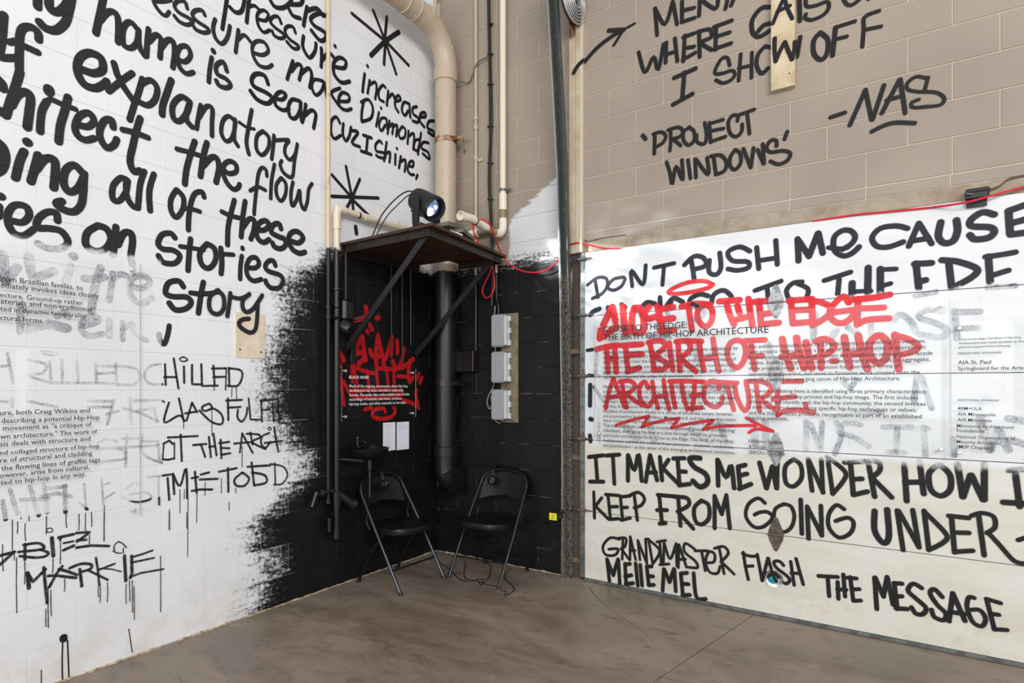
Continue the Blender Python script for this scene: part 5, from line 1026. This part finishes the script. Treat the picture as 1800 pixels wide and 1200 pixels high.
# headphones hung over the chair backs: local frame of the chair
def headphones(chair, x, z, label):
    bpy.context.view_layer.update()
    Mx = Matrix.Translation(chair.location) @ Matrix.Rotation(chair.rotation_euler.z, 4, 'Z')
    T = lambda p: Mx @ V(p)
    h = thing('headphones', tuple(T((x, -.2, .79))), label, 'headphones', 'headphones on the chairs')
    MB().tube([T(p) for p in ((x, -.168, z+.02), (x-.004, -.178, z+.07), (x, -.200, .796), (x, -.232, .812), (x, -.262, .796), (x, -.285, z+.08), (x, -.290, z+.02))], .006, 10, smooth=5).tube([T(p) for p in ((x+.014, -.168, z+.03), (x+.012, -.178, z+.07), (x+.012, -.200, .800), (x+.012, -.232, .817), (x+.012, -.262, .800))], .003, 8, smooth=5).build('headband', M_CHB, h, smooth=True)
    for y, sg in ((-.158, 1), (-.296, -1)):
        c = T((x, y, z)); a_ = (T((x, y+sg, z))-c)
        MB().lathe([(.030, -.014), (.038, -.010), (.040, .004), (.034, .016), (.020, .021), (.006, .022)], c, a_, 24).build('ear_cup', M_BLKP, h, smooth=True)
    c = T((x, -.135, z)); MB().tube([T((x-.012, -.136, z+.02)), T((x+.004, -.135, z)), T((x-.012, -.136, z-.02))], .002, 6).tube([T((x+.004, -.135, z)), T((x+.018, -.136, z+.004))], .002, 6).build('cup_mark', M_CHROME, h)
    return T
T1 = headphones(c1, .0, .705, 'black headphones slung over the back of the left folding chair')
T2_ = headphones(c2, .10, .700, 'black headphones slung over the back of the right folding chair')
def cable(pts, label):
    o = MB().tube(pts, .0032, 6, smooth=6).build('audio_cable', M_CABLE, smooth=True); o['label'] = label; o['category'] = 'cable'; o['group'] = 'headphone cables'
def F0(px, py, z=.004): return PZ(px, py, z)
cable([F0(771, 990), F0(786, 996), F0(798, 1008), F0(812, 1020), F0(832, 1021), F0(846, 1017), F0(850, 1024), F0(845, 1028), F0(843, 1022), F0(856, 1027), F0(874, 1030)], 'black cable wandering over the floor between the two chairs')
cable([F0(812, 978, .05), F0(818, 990), F0(816, 1004), F0(818, 1016), F0(835, 1020), F0(851, 1023), F0(860, 1012), F0(862, 996), F0(856, 985, .03)], 'black cable looping on the floor under the right chair')
cable([F0(880, 1037), F0(890, 1040), F0(886, 1046), F0(894, 1044), F0(904, 1036), F0(898, 1026), F0(888, 1018), F0(889, 1008), F0(898, 999)], 'black cable curling past the front foot of the right chair')

# ------------------------------------------------------------------ acrylic signs
def acrylic(name, tint=1.0):
    m = bpy.data.materials.new(name); m.use_nodes = True; nt = m.node_tree; nt.nodes.clear()
    out = nd(nt, 'ShaderNodeOutputMaterial'); tr = nd(nt, 'ShaderNodeBsdfTransparent'); tr.inputs[0].default_value = (.995, .997, .997, 1)
    gl = nd(nt, 'ShaderNodeBsdfGlossy'); gl.inputs['Roughness'].default_value = .03
    lw = nd(nt, 'ShaderNodeLayerWeight'); gg = N(nt)
    fac = gg.math('MULTIPLY_ADD', gg.math('POWER', lw.outputs['Facing'], 5.0), .30, .010)
    mx = nd(nt, 'ShaderNodeMixShader'); nt.links.new(fac, mx.inputs[0]); nt.links.new(tr.outputs[0], mx.inputs[1]); nt.links.new(gl.outputs[0], mx.inputs[2]); nt.links.new(mx.outputs[0], out.inputs[0])
    return m
M_ALU = plain('satin_aluminium', srgb(206, 206, 208), .35, .25)
M_ACR = acrylic('clear_acrylic'); M_EDGE = plain('acrylic_edge', srgb(150, 152, 152), .3)
M_TXT = plain('dark_vinyl', srgb(26, 27, 30), .6); M_TXW = plain('white_vinyl', srgb(240, 240, 240), .5)
_tc = {}
def text_mesh(s, bold=0.0):
    c = bpy.data.curves.new('t', 'FONT'); c.body = s; c.size = 1.0; c.offset = bold; c.resolution_u = 2; c.fill_mode = 'FRONT'
    o = bpy.data.objects.new('t', c); COL.objects.link(o)
    dg = bpy.context.evaluated_depsgraph_get(); me = bpy.data.meshes.new_from_object(o.evaluated_get(dg))
    bpy.data.objects.remove(o); bpy.data.curves.remove(c)
    xs_ = [v.co.x for v in me.vertices]; return me, min(xs_), max(xs_)
def line(surf, off, s, p0, p1, parent, m, bold=.008, size=None, skip=0, zpx=None, name='printed_line'):
    """p0,p1: where the visible text starts and ends; skip: leading characters that run on beyond the start"""
    proj = PL if surf == 'L' else PR
    a = proj(p0[0], p0[1], off); b = proj(p1[0], p1[1], off)
    ua, ub = (a.y, b.y) if surf == 'L' else (a.x, b.x)
    zz = (a.z if zpx is None else proj(zpx[0], zpx[1], off).z)
    me, x0, x1 = text_mesh(s, bold)
    if skip:
        me2, q0_, q1_ = text_mesh(s[skip:], bold); wd = q1_-q0_; bpy.data.meshes.remove(me2)
        k = (ub-ua)/wd; ua = ub-k*(x1-x0)
    else: k = (ub-ua)/(x1-x0)
    ky = size if size else k
    for v in me.vertices:
        u = ua+(v.co.x-x0)*k; z = zz+v.co.y*ky
        v.co = (off, u, z) if surf == 'L' else (u, -off, z)
    me.name = 'printed_line'; me.materials.clear(); me.materials.append(m)
    o = bpy.data.objects.new(name, me); COL.objects.link(o); o.parent = parent; o.matrix_parent_inverse = Matrix.Translation(parent.location).inverted()
    return o
def panel(surf, off, corners, label, standoffs=True):
    (x0, yt), (x1, yb) = corners
    proj = PL if surf == 'L' else PR
    a = proj(x0, yt, off); b = proj(x1, yb, off)
    ua, ub = (a.y, b.y) if surf == 'L' else (a.x, b.x); z1, z0 = a.z, b.z
    wall_off = 0 if surf == 'L' or True else 0
    r = thing('acrylic_sign', (off, (ua+ub)/2, z0) if surf == 'L' else ((ua+ub)/2, -off, z0), label, 'sign', None)
    t = .005
    def bx(mb, u0, u1, za, zb, o0, o1): return mb.box((o0, u0, za), (o1, u1, zb)) if surf == 'L' else mb.box((u0, -o1, za), (u1, -o0, zb))
    bx(MB(), ua, ub, z0, z1, off-t, off-.0006).build('clear_sheet', M_ACR, r)
    e = MB(); bx(e, ua-.0015, ua, z0, z1, off-t, off); bx(e, ub, ub+.0015, z0, z1, off-t, off); e.build('sheet_edge', M_EDGE, r)
    if standoffs:
        w0 = 0.0 if surf == 'L' else (-DY if (surf == 'R' and ua > 1.4) else 0.0)
        for u in (ua+.035, ub-.035):
            for z in (z0+.035, z1-.035):
                c = (w0, u, z) if surf == 'L' else (u, -w0, z); ax = (1, 0, 0) if surf == 'L' else (0, -1, 0)
                MB().lathe([(.006, 0), (.006, off-w0-.006), (.010, off-w0-.005), (.010, off-w0+.004), (.006, off-w0+.006)], c, ax, 14).build('standoff', M_ALU, r, smooth=True)
    return r
s1_ = panel('L', .035, ((601, 643), (731, 733)), "clear acrylic sign headed BLACK NOISE over the red tag")
line('L', .0355, 'BLACK NOISE', (613.8, 665), (648, 666), s1_, M_TXW, .012)
for i, (t_, xr, yy) in enumerate((("Much of the ongoing conversation about Hip-Hop", 1170, 348), ("Architecture has been recorded in audio-only", 1103, 415), ("format. The audio clips made available here include", 1195, 482), ("recordings of lectures, interviews, podcasts,", 1083, 550), ("hip-hop tracks, and other materials on the topic.", 1150, 620))):
    line('L', .0355, t_, (580+292/K8, 640+yy/K8), (580+xr/K8, 640+yy/K8), s1_, M_TXW, .008)

O_ = .055; TO = O_+.0005
s2_ = panel('R', O_, ((1045, 566), (1668, 802)), 'large clear acrylic sheet with two columns of text on the garage door')
line('R', TO, 'CLOSE TO THE EDGE:', (1061, 584), (1208, 584), s2_, M_TXT)
line('R', TO, 'THE BIRTH OF HIP-HOP ARCHITECTURE', (1061, 598), (1351, 598), s2_, M_TXT)
col1 = [("Hip-hop, the dominant cultural movement of our time, was established by", 622, 1297), ("the Black and Latino youth of New York's South Bronx neighborhood in", 630.5, 1291), ("the early 1970s. Over the last five decades, hip-hop's primary means of", 639, 1294), ("expression\u2014deejaying, emceeing, b-boying, and graffiti\u2014have become", 648, 1291), ("globally recognized creative practices in their own right, and each has", 656.5, 1293), ("significantly impacted the urban built environment.", 664.5, 1219),
 ("Hip-Hop Architecture is a design movement that embodies the collective", 681.5, 1292), ("creative energies native to young denizens of urban neighborhoods. Its", 690.5, 1290), ("designers produce spaces, buildings, and environments that translate", 699, 1293), ("hip-hop's energy and spirit into built form. Now in its third decade,", 707.5, 1285), ("Hip-Hop Architecture is slowly gaining awareness within the", 716, 1240), ("discipline of architecture thanks to a series of influential essays, lectures,", 724.5, 1288), ("and presentations by Craig Wilkins, Michael Ford, and this show's curator,", 733, 1294), ("Sekou Cooke. During the past decades, others have begun to codify its ideas.", 741, 1290), ("This has also been seen as a loosely organized group of pioneering", 750, 1291), ("individuals, each using hip-hop as a lens through which to provoke", 758.5, 1276), ("and evoke architectural form. Close to the Edge: The Birth of Hip-Hop", 767, 1289), ("Architecture exhibits the work of these pioneers\u2014students, academics,", 776, 1290), ("and practitioners\u2014at the center of this emerging architectural revolution.", 784.5, 1292)]
for t_, yy, xr in col1: line('R', TO, t_, (1060, yy), (xr, yy), s2_, M_TXT)
col2 = [("The exhibition includes work by 25 participants representing 7 countries,", 612, 1627), ("with projects ranging across a variety of media and forms of expression:", 621.5, 1628), ("from experimental visualization formats and installation strategies, to facade", 631, 1639), ("studies, building designs, and urban development proposals. In aggregate,", 640.5, 1635), ("these projects reveal a collective vision for alternative forms of", 650, 1582), ("expression and practice, and serve to formalize work created over the", 660, 1617), ("past 25 years of an emerging canon of Hip-Hop Architecture.", 669.5, 1583),
 ("The work exhibiting here is identified using three primary characteristics:", 689.5, 1629), ("hip-hop identity, hip-hop process and hip-hop image. The first includes", 699, 1614), ("artists who self-identify with the hip-hop community; the second invokes", 708.5, 1627), ("a method of production using specific hip-hop techniques or values;", 718, 1611), ("and the third creates products recognizable as part of an established", 728, 1620), ("hip-hop aesthetic.", 737, 1386), ("Exhibition Curator", 777, 1376), ("& Design", 786.5, 1347), ("SEKOU COOKE", 797, 1380)]
for t_, yy, xr in col2: line('R', TO, t_, (1316, yy), (xr, yy), s2_, M_TXT)
s3_ = panel('R', O_, ((1672, 566), (1835, 815)), 'clear acrylic sheet listing sponsors at the right end of the garage door')
col3 = [("Close to the Edge: The Birth of Hip-Hop", 1685, 598, 1795), ("Architecture was made possible by the", 1685, 605, 1800), ("generous support of the following", 1685, 611.5, 1776), ("PRESENTING SPONSORS", 1684, 623, 1761), ("AIA St. Paul", 1684, 640, 1742), ("Springboard for the Arts", 1684, 650.5, 1799), ("ADDITIONAL SPONSORS", 1683, 704.5, 1756), ("4RM+ULA", 1683, 720, 1726), ("AIA Minneapolis", 1683, 730, 1750), ("AIA Minnesota", 1683, 740, 1743), ("Minnesota Architectural", 1682, 750.5, 1782), ("Foundation", 1682, 759, 1729), ("National Organization of", 1682, 769.5, 1785), ("Minority Architects", 1682, 778.5, 1759), ("(MSP Chapter)", 1682, 787.5, 1745)]
for t_, xl, yy, xr in col3: line('R', TO, t_, (xl, yy), (xr, yy), s3_, M_TXT)
s4_ = panel('L', .035, ((-90, 410), (247, 905)), 'clear acrylic sheet with grey text on the whitewashed part of the left wall')
for t_, sk, xl, xr, yy in (("from Brazilian favelas, to", 1, 3, 146, 510), ("immediately invokes ideas closely", 3, 1, 174, 524), ("architecture. Ground-up rather", 6, 0, 146, 536), ("materials and non-traditional", 1, 1, 161, 548), ("constructed in dynamic temporality", 8, 0, 152, 559), ("architectural forms.", 7, 0, 77, 567.5),
   ("Architecture, both Craig Wilkins and", 9, 0, 158, 724.5), ("describing a potential Hip-Hop", 0, 2.5, 175, 736.5), ("movement as \"a critique of", 0, 5, 161, 749), ("its own architecture.\" The work of", 5, 0, 171, 761.5), ("analysis deals with structure and", 5, 0, 159, 774), ("layered and collaged structure of hip-hop", 9, 0, 175, 786.5), ("the literature of structural and cladding", 12, 0, 162, 799.5), ("the flowing lines of graffiti tags", 0, 2, 176, 811), ("forms, however, arise from cultural,", 8, 0, 157, 824), ("connected to hip-hop in any way.", 6, 1, 151, 836)):
    line('L', .0355, t_, (xl, yy), (xr, yy), s4_, M_TXT, skip=sk, zpx=(xr, yy))

# ------------------------------------------------------------------ papers
M_PAPER = plain('paper', srgb(232, 234, 244), .7); M_PRINT = plain('grey_print', srgb(172, 176, 190), .7)
for i, (xa, xb, ya, yb, lab) in enumerate(((673.5, 695, 743, 790.5, 'white sheet of notes pinned on the black wall, left of the pair'), (697.5, 719, 742, 788.5, 'white sheet of notes pinned on the black wall, right of the pair'))):
    a = PL(xa, ya, .003); b = PL(xb, yb, .003)
    pr_ = MB().box((.0015, a.y, b.z), (.003, b.y, a.z)).build('paper_sheet', M_PAPER); pr_['label'] = lab; pr_['category'] = 'paper'; pr_['group'] = 'notes on the black wall'
    mb = MB(); rnd = random.Random(i)
    H_ = a.z-b.z
    for k in range(14 if i == 0 else 4):
        z = a.z-.018-k*(.0145); 
        mb.box((.003, a.y+.012, z), (.0033, a.y+.012+rnd.uniform(.4, .85)*(b.y-a.y-.02), z+.0028))
    mb.build('printed_lines', M_PRINT, pr_)

# hairline crack across the floor near the door corner
ck = MB(); rnd = random.Random(5)
pts = [PZ(x, y, .0006) for x, y in ((1036, 1032), (1045, 1045), (1060, 1060), (1085, 1078), (1110, 1095), (1128, 1108), (1150, 1130))]
pts = catmull([V(p) for p in pts], 5)
vs = []; fs = []
for i, p in enumerate(pts):
    w_ = .0022*(1-i/len(pts))+.0006; vs += [p+V((w_, w_*.3, 0)), p-V((w_, w_*.3, 0))]
for i in range(len(pts)-1): a = i*2; fs.append((a, a+1, a+3, a+2))
ck.add(vs, fs).build('floor_crack', M_DARK, fl)
